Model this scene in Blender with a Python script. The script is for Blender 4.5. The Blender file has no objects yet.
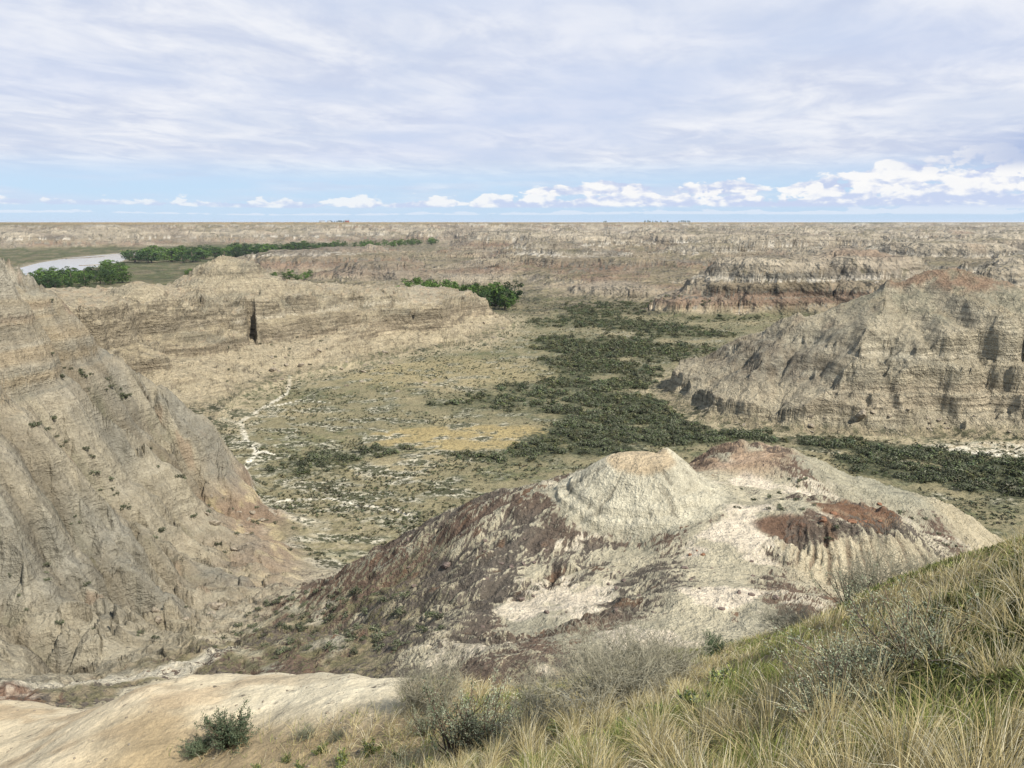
import bpy, math, random
import numpy as np
from mathutils import Vector

# ---------------------------------------------------------------- camera geometry (metres, eye at the origin, valley floor 70 m below)
FPX = 788.0
PITCH = math.radians(11.6)
CP, SP = math.cos(PITCH), math.sin(PITCH)
FLOOR = -70.0
random.seed(5)
RNG = np.random.default_rng(11)
f32 = np.float32


def ray(px, py):
    u = (px - 512.0) / FPX
    v = (384.0 - py) / FPX
    return u, CP + v * SP, -SP + v * CP


def on_floor(px, py, z=FLOOR):
    """Where the line of sight of a point of the survey photo meets the level z."""
    a, b, c = ray(px, py)
    t = z / c
    return a * t, b * t


def at_y(px, py, Y):
    a, b, c = ray(px, py)
    t = Y / b
    return a * t, Y, c * t


# ---------------------------------------------------------------- noise
def hash2(ix, iy, seed):
    h = (ix.astype(np.int64).astype(np.uint32) * np.uint32(374761393)
         + iy.astype(np.int64).astype(np.uint32) * np.uint32(668265263)
         + np.uint32((seed * 974711 + 12345) & 0xffffffff))
    h = (h ^ (h >> np.uint32(13))) * np.uint32(1274126177)
    h = h ^ (h >> np.uint32(16))
    h = h * np.uint32(2246822519)
    h = h ^ (h >> np.uint32(15))
    return h


def rnd2(ix, iy, seed):
    return (hash2(ix, iy, seed) & np.uint32(0xffffff)).astype(f32) / f32(16777216.0)


def gnoise(x, y, seed=0):
    ix = np.floor(x); iy = np.floor(y)
    fx = (x - ix).astype(f32); fy = (y - iy).astype(f32)
    ux = fx * fx * fx * (fx * (fx * 6 - 15) + 10)
    uy = fy * fy * fy * (fy * (fy * 6 - 15) + 10)

    def g(dx, dy):
        a = rnd2(ix + dx, iy + dy, seed) * f32(2 * math.pi)
        return np.cos(a) * (fx - f32(dx)) + np.sin(a) * (fy - f32(dy))
    n00 = g(0, 0); n10 = g(1, 0); n01 = g(0, 1); n11 = g(1, 1)
    a = n00 + ux * (n10 - n00)
    b = n01 + ux * (n11 - n01)
    return (a + uy * (b - a)) * f32(1.5)


def fbm(x, y, oct=4, seed=0, gain=0.5):
    s = np.zeros(np.shape(x), f32); a = 1.0; tot = 0
    for o in range(oct):
        s += f32(a) * gnoise(x * 2.0 ** o + 17.3 * o, y * 2.0 ** o - 9.1 * o, seed + o)
        tot += a; a *= gain
    return s / f32(tot)


def n1(t, seed=0):
    i = np.floor(t); f = (t - i).astype(f32); u = f * f * (3 - 2 * f)
    a = rnd2(i, i * 0, seed); b = rnd2(i + 1, i * 0, seed)
    return a + u * (b - a)


def sst(a, b, x):
    t = np.clip((x - a) / (b - a), 0, 1)
    return (t * t * (3 - 2 * t)).astype(f32)


def mix(a, b, t):
    return a + (b - a) * t


# ---------------------------------------------------------------- macro shapes
CTRL = [
    # the slope the camera stands on
    (0, 0, -1.7), (-3, -3, -1.6), (4, -3, 0.6), (0, -12, -0.2), (10, -10, 2.5), (-15, -12, -5), (3, 3, -2.0), (-3, 4, -4.6),
    (0, 5, -4.2), (5, 5, -2.4), (6.95, 10, -5.1), (5.3, 10, -5.35), (2.9, 10, -6.0), (1.8, 10, -6.1), (0, 10.5, -7.0), (-2.5, 8, -6.9),
    (12, 8, -2.4), (16, 4, 1.6), (25, 8, 2.0), (30, 0, 4), (13, 14, -8.8), (9.5, 14, -8.8), (6, 14, -8.7), (9, 11.5, -6.6),
    (-10.4, 14.1, -10.9), (-13, 17.9, -12.2), (-4.3, 14.5, -8.68), (-1.94, 13.6, -8.02), (-7.4, 15.8, -9.62), (-18, 14, -13.5), (-20, 6, -11),
    (-5.5, 11, -8.5), (-10, 5, -7.2), (-30, 25, -26), (-22, 22, -19),
    (-3.5, 17.5, -11.4), (-8.2, 19, -13.4), (-14.5, 21.5, -16.2), (-8, 27, -20), (-14, 31, -24), (-4, 27, -20), (-1, 17, -12.5),
    (0, 25, -19.5), (0, 40, -29.5), (2, 52, -34.4), (8, 15, -9.6), (9, 20, -14), (10, 28, -20.5), (12, 45, -30.5), (14, 56, -33.6), (14, 20, -12.5), (20, 30, -22), (30, 45, -31),
    (45, 60, -38), (40, 20, -8), (60, 40, -28), (60, 10, -4), (-20, 45, -36), (-10, 50, -36.5), (-40, 40, -36), (80, 70, -50),
    # gully floor between the spur and the knoll
    (-62, 50, -36), (-47, 65, -42.5), (-40, 91, -52), (-39, 127, -62), (-41, 155, -68.6), (-38, 175, -70), (-30, 195, -70), (-44, 108, -57.5),
    # knoll
    (16, 95, -33.2), (7, 97, -33.6), (24, 95, -33.4), (16, 86, -34.6), (16, 103, -34), (-4.4, 102, -37.8), (-11.9, 108, -43), (-22.7, 118, -53), (-32.7, 128, -62), (-9.9, 88, -42),
    (-21, 95, -49.7), (-1.2, 75, -38), (-7.7, 68, -39.2), (8.7, 72, -36.6), (14.5, 84, -35.3), (4, 60, -35), (-10.7, 68, -40.5), (-24, 82, -46.9), (-28, 76, -45.9), (-20, 60, -40),
    (16, 62, -33.6), (22.4, 66, -33.2), (26.8, 80, -33.9), (19, 75, -34.0), (34.5, 115, -33.4), (28.3, 108, -34.9), (43, 114, -34.8),
    (40, 88, -34.3), (37.3, 97, -35.2), (39.8, 79.5, -38.6), (27.7, 70, -35.5), (46, 84, -37.2), (38, 72, -39.5), (50, 78, -43), (53, 115, -38.6), (61, 112, -42), (74, 110, -48),
    (59, 106, -38.8), (56, 92, -41), (70, 88, -48), (48, 98, -38.5), (90, 108, -60), (105, 120, -69),
    (16, 130, -55), (40, 140, -55), (-5, 130, -58), (16, 160, -70), (40, 165, -70), (62, 150, -67), (80, 160, -70), (-18, 150, -69), (110, 150, -70), (90, 135, -68), (-10, 175, -70),
    # spur on the other side of the gully
    (-90, 140, -7.7), (-108, 137, -4.5), (-130, 130, -3), (-160, 110, 0), (-115, 175, -14), (-92, 160, -17), (-91, 172, -27.7), (-83, 182, -38.8), (-75, 190, -49.0),
    (-83, 125, -27.0), (-78.6, 133, -33.4), (-74, 140, -39.8), (-70, 146, -44.0), (-65, 150, -51.5), (-61.5, 152, -60),
    (-92, 147, -25), (-83, 152, -42), (-76, 159, -52), (-69, 165, -60), (-60, 170, -66), (-98, 143, -15),
    (-76.6, 115, -27), (-67.4, 98, -38.4), (-61, 86, -48.0), (-71, 130, -42), (-55.4, 98, -50.2), (-62.4, 140, -54.8), (-48, 112, -57.0), (-53.8, 152, -64.2), (-72, 178, -57),
    (-58, 176, -66), (-66, 193, -69), (-83, 214, -69.5), (-90, 195, -54), (-110, 205, -52), (-128, 215, -50), (-150, 190, -30), (-100, 90, -20), (-85, 78, -32), (-75, 66, -40), (-120, 60, -16), (-90, 50, -30),
    (-97, 250, -70), (-60, 220, -70), (0, 220, -70), (60, 220, -70), (120, 220, -70), (-120, 240, -62), (-60, 250, -70), (0, 250, -70), (100, 250, -70), (-180, 240, -40), (180, 220, -70), (180, 150, -68),
]
CTRL = np.array(CTRL, float)
TS = 60.0


def _tps_fit(pts, lam=2e-4):
    P = pts[:, :2] / TS
    n = len(P)
    d2 = ((P[:, None] - P[None]) ** 2).sum(2)
    K = 0.5 * d2 * np.log(d2 + 1e-12)
    A = np.zeros((n + 3, n + 3)); A[:n, :n] = K + np.eye(n) * lam
    Q = np.c_[np.ones(n), P]
    A[:n, n:] = Q; A[n:, :n] = Q.T
    b = np.zeros(n + 3); b[:n] = pts[:, 2]
    return np.linalg.solve(A, b)


TPS_W = _tps_fit(CTRL)


def _tps_eval(x, y, pts, w):
    out = np.empty(x.shape, f32)
    P = (pts[:, :2] / TS).astype(f32); ww = w.astype(f32); n = len(P)
    for s in range(0, x.size, 60000):
        xs = (x[s:s + 60000] / TS).astype(f32)[:, None]; ys = (y[s:s + 60000] / TS).astype(f32)[:, None]
        d2 = (xs - P[None, :, 0]) ** 2 + (ys - P[None, :, 1]) ** 2
        k = f32(0.5) * d2 * np.log(d2 + f32(1e-9))
        out[s:s + 60000] = k @ ww[:n] + ww[n] + xs[:, 0] * ww[n + 1] + ys[:, 0] * ww[n + 2]
    return out


def poly_sd(x, y, poly):
    """Signed distance to a closed polygon, positive inside."""
    P = np.array(poly, float); n = len(P)
    d = np.full(x.shape, 1e12, f32); ins = np.zeros(x.shape, bool)
    for i in range(n):
        ax, ay = P[i]; bx, by = P[(i + 1) % n]
        ex, ey = bx - ax, by - ay
        t = np.clip(((x - ax) * ex + (y - ay) * ey) / (ex * ex + ey * ey), 0, 1)
        d = np.minimum(d, (x - ax - t * ex) ** 2 + (y - ay - t * ey) ** 2)
        c = ((ay > y) != (by > y)) & (x < ex * (y - ay) / ((ey) if ey != 0 else 1e-9) + ax)
        ins ^= c
    return np.where(ins, 1, -1).astype(f32) * np.sqrt(d).astype(f32)


def line_sd(x, y, pts):
    """Distance to an open polyline and the interpolated third value along it."""
    P = np.array(pts, float)
    d = np.full(x.shape, 1e12); z = np.zeros(x.shape)
    for i in range(len(P) - 1):
        ax, ay, az = P[i]; bx, by, bz = P[i + 1]
        ex, ey = bx - ax, by - ay
        t = np.clip(((x - ax) * ex + (y - ay) * ey) / (ex * ex + ey * ey), 0, 1)
        dd = (x - ax - t * ex) ** 2 + (y - ay - t * ey) ** 2
        m = dd < d
        d = np.where(m, dd, d); z = np.where(m, az + t * (bz - az), z)
    return np.sqrt(d).astype(f32), z.astype(f32)


MESA = [(4, 548), (-7, 512), (-18.6, 456), (-40, 436), (-60, 421), (-87, 373), (-102, 350), (-110, 318), (-110, 291), (-104, 262), (-125, 236), (-200, 215), (-420, 215), (-520, 380),
        (-420, 520), (-240, 560), (-150, 600), (-70, 640), (-5, 602)]
MESA_TOP = np.array([(2, 560, -53), (-10, 545, -52), (-24, 540, -50.5), (-46, 505, -47.5), (-60, 545, -46), (-74, 525, -43), (-85, 470, -38.5), (-108, 400, -37), (-130, 330, -38), (-151, 330, -32), (-142, 262, -29), (-154, 430, -31),
                     (-200, 330, -30), (-200, 450, -37), (-300, 420, -34), (-300, 300, -26), (-120, 300, -42), (-112, 285, -48), (-60, 600, -46), (-130, 560, -42), (-240, 530, -42), (-400, 400, -30), (-200, 250, -22)], float)
MESA_W = _tps_fit(MESA_TOP, 2e-3)
BUTTE = [(66, 276), (60, 300), (58, 330), (70, 352), (105, 392), (170, 425), (250, 450), (340, 430), (380, 340), (350, 280), (262, 258), (210, 247), (170, 247), (130, 251), (96, 255), (80, 264)]
BUTTE_RIDGE = [(66, 335, -62), (95, 330, -49.5), (119, 325, -40.5), (138, 322, -32.5), (153.5, 320, -26), (168, 319, -19.4), (176, 319, -18.8), (197, 324, -22.8), (211, 325, -28), (240, 322, -34), (330, 340, -46)]
RIM = [(-6000, 500), (-3200, 1150), (-2100, 1750), (-1450, 2080), (-900, 2450), (-350, 2950), (200, 3500), (1000, 3900), (1800, 4900), (3300, 5600), (6000, 6200), (16000, 5500)]


SLOTS = []


def profile(d, xs, ys):
    return np.interp(d, xs, ys).astype(f32)


def smax(a, b, k):
    h = np.clip(0.5 + 0.5 * (a - b) / k, 0, 1)
    return (b + (a - b) * h + k * h * (1 - h)).astype(f32)


CONE = (16.2, 95.0)
RAVINES = [     # x, y, share of the full depth
    ([(-94, 158, 0), (-86, 163, .8), (-80, 170, .8), (-74, 176, .4)], 2.6, 4.0),
    ([(-88, 128, 0), (-76, 128, .6), (-66, 127, 1), (-56, 123, .9), (-43, 118, .2)], 3.6, 6.0),
    ([(-95, 122, 0), (-80, 113, .8), (-68, 110, 1), (-55, 103, .7), (-42, 99, .2)], 3.4, 5.5),
    ([(-84, 99, 0), (-73, 92, .8), (-62, 89, 1), (-52, 83, .7), (-46, 78, .2)], 2.6, 4.8),
    ([(-70, 142, 0), (-62, 140, .8), (-54, 138, .9), (-45, 134, .2)], 2.4, 3.8),
    ([(-96, 182, 0), (-84, 177, .8), (-74, 174, 1), (-63, 167, .2)], 3.2, 5.0),
    ([(-77, 124, 0), (-66, 121, .8), (-55, 114, .5), (-47, 110, .1)], 1.8, 3.2),
    ([(-74, 104, 0), (-64, 99, .8), (-52, 94, .2)], 1.6, 3.2),
    ([(2, 92, 0), (-4, 88, .7), (-12, 87, 1), (-22, 90, .8), (-33, 97, .2)], 1.6, 4.0),
    ([(12, 80, 0), (4, 77, .7), (-6, 78, 1), (-18, 82, .8), (-30, 88, .2)], 1.5, 3.6),
    ([(0, 100, 0), (-8, 101, .8), (-18, 107, .9), (-28, 116, .3)], 1.4, 3.6),
    ([(10, 70, 0), (5, 67, .8), (-3, 66, .8), (-12, 66, .2)], .9, 2.4),
]


def macro(x, y):
    """Base height without gullies."""
    x = np.asarray(x, float); y = np.asarray(y, float)
    r = np.hypot(x, y)
    h = np.full(x.shape, FLOOR, f32)
    # ---- valley floor
    m = r > 120
    if m.any():
        h[m] += 1.0 * fbm(x[m] / 90, y[m] / 90, 2, 3) + 0.12 * fbm(x[m] / 9, y[m] / 9, 2, 5)
    # ---- far badlands
    m = (y > 480) & (r < 9000)
    if m.any():
        X, Y = x[m], y[m]
        wx = X + 60 * fbm(X / 260, Y / 260, 2, 21); wy = Y + 60 * fbm(X / 260, Y / 260, 2, 22)
        a = fbm(wx / 520, wy / 430, 4, 23)
        b = fbm(wx / 170, wy / 150, 3, 27)
        c = fbm(wx / 62, wy / 55, 3, 29)
        far = sst(900, 3200, Y)
        lvl = sst(-.18, .22, a) * mix(24, 38, far) + sst(-.08, .2, b) * 11 + sst(-.05, .25, c) * 3.2
        # where the badlands are: beyond the creek flat, not on the river flats
        A = sst(720, 930, Y + 0.10 * X + 60 * fbm(X / 200, Y / 200, 2, 31))
        fl = sst(-240, -420, X + 0.12 * (Y - 700) + 60 * fbm(X / 150, Y / 150, 2, 33)) * sst(2500, 2150, Y + 0.75 * X * 0)
        low = mix(.42, 1, sst(850, 1500, Y))
        fl = np.maximum(fl, sst(-90, -230, X + 50 * fbm(X / 150, Y / 150, 2, 33)) * sst(1850, 2050, Y) * sst(2750, 2500, Y))
        lvl = lvl * (1 - .5 * sst(-620, -480, X) * sst(10, -130, X) * sst(900, 1000, Y) * sst(2300, 2000, Y))
        lvl = lvl * A * low * (1 - fl)
        # a lone outlying low mesa in front of the river trees
        lvl = np.maximum(lvl, 0)
        h[m] += lvl
        # individual outlying buttes
        for (bx, by, R, H) in ((222, 690, 95, 43), (300, 716, 105, 46), (262, 700, 120, 32), (160, 640, 60, 15), (190, 655, 70, 22), (420, 640, 90, 35), (520, 760, 130, 40), (-30, 1120, 90, 20), (118, 800, 80, 11), (352, 620, 90, 26),
                               (640, 1180, 160, 44), (-330, 1180, 130, 30), (-250, 1230, 150, 25), (-170, 1000, 90, 22), (60, 1500, 140, 34), (330, 1350, 150, 34), (900, 1500, 200, 50), (470, 2100, 200, 48)):
            dd = np.hypot(X - bx, (Y - by) * 1.15) + 0.22 * R * fbm(X / (R * .6), Y / (R * .6), 3, int(R))
            hh = FLOOR + H * profile(1 - dd / R, [0, .2, .34, .42, .6, .8, 1.0], [0, .18, .55, .62, .86, .97, 1.0])
            h[m] = smax(h[m], np.where(dd < R, hh, FLOOR - 5), 1.5)
    # ---- high prairie
    m = r > 700
    if m.any():
        X, Y = x[m], y[m]
        P = [(a, b) for a, b in RIM] + [(60000, 5000), (60000, 60000), (-60000, 60000), (-60000, 500)]
        d = poly_sd(X, Y, P) + 190 * fbm(X / 420, Y / 420, 4, 41) + 40 * fbm(X / 90, Y / 90, 2, 43)
        top = -3.0 + 1.6 * fbm(X / 900, Y / 900, 2, 45) - 0.5 * sst(4000, 9000, Y)
        hp = FLOOR + (top - FLOOR) * profile(d, [-60, 0, 120, 190, 300], [0, .06, .62, .9, 1.0])
        h[m] = np.maximum(h[m], np.where(d > -60, hp, FLOOR - 9))
    # ---- near terrain
    m = r < 330
    if m.any():
        X, Y = x[m], y[m]
        t = _tps_eval(X, Y, CTRL, TPS_W)
        t = np.minimum(t, 6)
        w = sst(205, 255, np.hypot(X * .8, Y))
        # cone of pale clay on the knoll
        d = np.hypot((X - CONE[0]) * .95, (Y - CONE[1]) * 1.05)
        t = t + profile(d + .5 * fbm(X / 4, Y / 4, 2, 57), [0, 2.8, 4.0, 5.0, 6.8, 8.4, 10, 13, 17], [4.5, 4.3, 3.9, 3.1, 1.4, .7, .35, .12, 0])
        d2 = np.hypot(X - (CONE[0] + 3.6), (Y - CONE[1] - 2.5))
        t = np.maximum(t, -28.5 - 1.05 * np.maximum(d2 - .5, 0))
        # ravines that split the spur into smooth lobes
        for pts_, dep, wid in RAVINES:
            q, dp = line_sd(X + 3.2 * fbm(X / 13, Y / 13, 3, 54), Y + 3.2 * fbm(X / 13, Y / 13, 3, 56), pts_)
            t = t - dep * np.where(X < -40, 1.45, 1.0) * dp * np.clip(1 - q / wid, 0, 1) ** 1.6
        # knobby weathering
        km = sst(-67, -60, t) * sst(30, 8, X + 30) * sst(60, 85, Y)
        t = t + km * (2.6 * (.28 - np.abs(gnoise(X / 15, Y / 15, 58))) + 1.2 * (.28 - np.abs(gnoise(X / 6.2, Y / 6.2, 59))))
        # rust topped shoulder of the knoll with its fluted face
        d = np.hypot((X - 39.5) / 1.25, (Y - 88.0))
        t = t + 0.9 * sst(8.5, 4, d)
        t = np.maximum(t, FLOOR + .6 * fbm(X / 40, Y / 40, 2, 51)) if False else smax(t, h[m] - .3, .8)
        h[m] = mix(t, h[m], w)
    # ---- mesa
    m = (x > -600) & (x < 40) & (y > 180) & (y < 700)
    if m.any():
        X, Y = x[m], y[m]
        d = poly_sd(X, Y, MESA)
        amp = sst(-20, 12, d)
        d = d + amp * (15 * fbm(X / 64, Y / 64, 3, 61) + 4.5 * fbm(X / 19, Y / 19, 2, 63) + 1.3 * fbm(X / 6, Y / 6, 2, 65))
        tip = sst(-110, -40, X)
        top = np.maximum(_tps_eval(X, Y, MESA_TOP, MESA_W), -56)
        # talus, lower ledge, shale slope, rim cliff, crumbling top
        jit = 1 + .35 * fbm(X / 30, Y / 30, 2, 66)
        pw = profile(d * jit, [0, 8, 23, 32, 33.0, 38, 42, 44.0, 46, 47.2, 66, 100, 130], [0, .07, .25, .37, .47, .51, .57, .78, .79, .88, .92, .97, 1.0])
        pt = profile(d, [0, 5, 19, 20.2, 21.6, 23.4, 27, 27.8, 46, 60], [0, .08, .37, .58, .60, .88, .90, .96, .98, 1.0])
        pr = mix(pw, pt, tip)
        hh = FLOOR + (top - FLOOR) * pr
        for (bx, by, R, z0) in ((-154, 430, 46, -18.4), (-178, 375, 26, -28), (-120, 440, 26, -31), (-210, 300, 34, -18), (-10, 552, 13, -49.5)):
            q = np.hypot(X - bx, Y - by) * (1 + .15 * fbm(X / 25, Y / 25, 2, 71))
            hb = z0 - max(z0 + 46, 6) * profile(q / R, [0, .12, .3, .7, 1.3, 4.0], [0, .02, .16, .62, 1.2, 9.0])
            hh = np.where(d > 6, smax(hh, hb - 45 * sst(40, 8, d), 2.0), hh)
        hh = hh + sst(4, 14, d) * (3.0 * (.28 - np.abs(gnoise(X / 26, Y / 26, 73))) + 1.3 * (.28 - np.abs(gnoise(X / 10, Y / 10, 74))))
        h[m] = np.where(d > 0, np.maximum(h[m], hh), h[m])
    # slots worn into the cliff: one deep dark hole and smaller clefts
    for cx_, cy_, ux, uy, ln, wd, zb in SLOTS:
        m = (np.abs(x - cx_) < 40) & (np.abs(y - cy_) < 40)
        if m.any():
            u = (x[m] - cx_) * ux + (y[m] - cy_) * uy; v = np.abs((x[m] - cx_) * uy - (y[m] - cy_) * ux)
            k_ = sst(wd, wd * .6, v + .3 * np.sin(u)) * sst(-3, 0, u) * sst(ln, ln * .7, u)
            h[m] = mix(h[m], np.minimum(h[m], zb + .12 * np.maximum(u, 0)), k_)
    # ---- butte
    m = (x > 30) & (x < 420) & (y > 225) & (y < 480)
    if m.any():
        X, Y = x[m], y[m]
        d = poly_sd(X, Y, BUTTE)
        d = d + sst(-18, 8, d) * (6.5 * fbm(X / 36, Y / 36, 3, 81) + 2.4 * fbm(X / 13, Y / 13, 3, 83) + 1.0 * fbm(X / 3.8, Y / 3.8, 2, 85))
        dr, zr = line_sd(X, Y, BUTTE_RIDGE)
        front = Y < 322
        slope = np.where(front, .29, .5)
        top = zr - np.maximum(dr - 3, 0) * slope - 0.0006 * np.minimum(dr, 60) ** 2
        for rib_, sl_ in (([(169, 320, -20.4), (183, 296, -27), (196, 276, -38), (206, 256, -58)], .62), ([(153, 320, -25.2), (141, 300, -32), (128, 284, -39), (120, 268, -52)], .6), ([(119, 325, -38.8), (104, 306, -47), (90, 288, -56)], .55), ([(250, 320, -29), (246, 290, -38), (240, 268, -52)], .6)):
            d2, z2 = line_sd(X + 3 * fbm(X / 16, Y / 16, 2, 88), Y, rib_)
            top = smax(top, z2 + 1.5 - d2 * sl_, 2.0)
        for gx_, gy_, dep_, w_ in (([(163, 314, 0), (160, 296, .7), (163, 280, 1), (166, 262, 1)], 0, 5.0, 9.0), ([(146, 312, 0), (150, 296, .8), (148, 276, 1), (146, 258, 1)], 0, 3.5, 6.0), ([(187, 312, 0), (179, 290, .8), (180, 270, 1), (182, 256, 1)], 0, 4.0, 7.0)):
            d2, z2 = line_sd(X + 2.5 * fbm(X / 14, Y / 14, 2, 89), Y, gx_)
            top = top - dep_ * z2 * np.clip(1 - d2 / w_, 0, 1) ** 1.4
            d = d - dep_ * .8 * z2 * np.clip(1 - d2 / w_, 0, 1)
        s = sst(82, 158, X + .25 * (Y - 262))
        pl = profile(d, [0, 5, 9, 10.2, 15, 60], [0, .9, 3.0, 12.0, 12.6, 34])
        # alcove
        for (ax, ay, R, D) in ((143, 259, 11, 6), (184, 258, 8, 4), (118, 263, 6, 3)):
            q = np.hypot((X - ax), (Y - ay))
            d = d - D * sst(R, R * .6, q)
        ph = profile(d, [0, 6, 11, 12.2, 15, 16, 18.5, 20.5, 21.6, 24, 90], [0, 2.0, 5.0, 12.5, 14, 20.5, 21.5, 23, 32, 36, 76])
        hh = np.minimum(FLOOR + mix(pl, ph, s), top)
        rr = sst(60, 30, dr) * 1.2
        hh = hh + rr * fbm(X / 14, Y / 14, 3, 87)
        h[m] = np.where(d > 0, np.maximum(h[m], hh), h[m])
    return h


# ---------------------------------------------------------------- gullies that run down the slope
def rills(x, y, dx, dy, lam, seed):
    """Stripes of wavelength lam across direction (dx,dy); returns the valley factor 0..1 and its derivative along (dx,dy)."""
    px = x / lam; py = y / lam
    ix = np.floor(px); iy = np.floor(py)
    fx = (px - ix).astype(f32); fy = (py - iy).astype(f32)
    c = np.zeros(x.shape, f32); s = np.zeros(x.shape, f32); wt = np.zeros(x.shape, f32)
    for i in (-1, 0, 1):
        for j in (-1, 0, 1):
            hx = rnd2(ix + i, iy + j, seed); hy = rnd2(ix + i, iy + j, seed + 77)
            qx = fx - f32(i) - hx; qy = fy - f32(j) - hy
            w = np.exp(-(qx * qx + qy * qy) * f32(2.2))
            ph = (qx * dx + qy * dy) * f32(2 * math.pi)
            c += w * np.cos(ph); s += w * np.sin(ph); wt += w
    mag = np.sqrt(c * c + s * s) + f32(.25) * wt
    return c / mag, s / mag


def erode(x, y, h, gx, gy, r, lam_max, amp):
    """Adds branching rills; returns the height and how far a point lies in a channel (0..1)."""
    chan = np.zeros(x.shape, f32)
    for k, lam in enumerate((160., 80., 40., 20., 10., 5., 2.5, 1.25, .62, .31)):
        w = sst(2.2, 4.5, lam / (r / FPX)) * sst(1.7, .9, lam / lam_max) * amp
        idx = np.nonzero(w > .01)[0]
        if idx.size == 0:
            continue
        X, Y = x[idx], y[idx]
        sl = np.hypot(gx[idx], gy[idx]) + 1e-5
        dx = (-gy[idx] / sl).astype(f32); dy = (gx[idx] / sl).astype(f32)
        st = sst(.06, .55, sl) * w[idx]
        c, s = rills(X, Y, dx, dy, lam, 200 + 13 * k)
        v = (1 - c) * f32(.5)
        v3 = v * v * v
        a = f32(.155 * lam) * st * (f32(1.25) if lam < 4 else f32(1.0))
        h[idx] -= a * (v3 - f32(.3))
        dv = f32(1.5) * v * v * s * f32(2 * math.pi / lam)
        gx[idx] -= a * dv * dx * f32(.8); gy[idx] -= a * dv * dy * f32(.8)
        chan[idx] = np.maximum(chan[idx] * f32(.85), v3 * np.minimum(st * 1.3, 1))
    return h, chan


# strata: horizontal beds that weather into steps, and their colours
_r = np.random.default_rng(4)
_zb = [-76.0]
while _zb[-1] < 12:
    _zb.append(_zb[-1] + _r.choice([.5, .9, 1.4, 2.2, 3.4, 5.0], p=[.18, .22, .22, .18, .12, .08]))
_zb = np.array(_zb)
_sl = _r.choice([.25, .5, 1.0, 2.2, 3.0], size=len(_zb) - 1, p=[.2, .2, .25, .2, .15])
_g = np.concatenate([[0], np.cumsum(_sl * np.diff(_zb))])
_g = _g * (_zb[-1] - _zb[0]) / _g[-1] + _zb[0]
_tr = _g - _zb
_ker = np.ones(9) / 9
_tr = _tr - np.convolve(np.pad(_tr, 4, mode='edge'), _ker, 'valid')
_g = _zb + _tr


def terrace(z):
    return np.interp(z, _zb, _g).astype(f32)


def zones(x, y, h0):
    """Soft masks of the landforms."""
    r = np.hypot(x, y)
    Z = {}
    Z['r'] = r
    # camera slope, ends where the ground breaks down to the knoll
    edge = 13.5 + np.clip(-x, 0, 14) * .35 + 1.2 * fbm(x / 6, y / 6, 2, 91)
    Z['slope'] = sst(edge + 4, edge - 1, y) * sst(40, 26, r)
    # thalweg of the gully
    tx = np.interp(y, [40, 65, 91, 127, 155, 200], [-66, -47, -40, -39, -41, -52])
    left = sst(-12, 9, tx - x)
    Z['spur'] = left * sst(32, 46, y - np.clip(x + 60, -60, 60) * .0) * sst(250, 225, y)
    Z['knoll'] = (1 - left) * sst(30, 52, y) * sst(175, 160, y)
    Z['mesa'] = sst(-2, 6, poly_sd(x, y, MESA)) * sst(205, 240, y)
    Z['butte'] = sst(-2, 4, poly_sd(x, y, BUTTE))
    Z['far'] = sst(560, 640, y)
    Z['high'] = sst(-69.0, -66.5, h0)
    return Z


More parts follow.
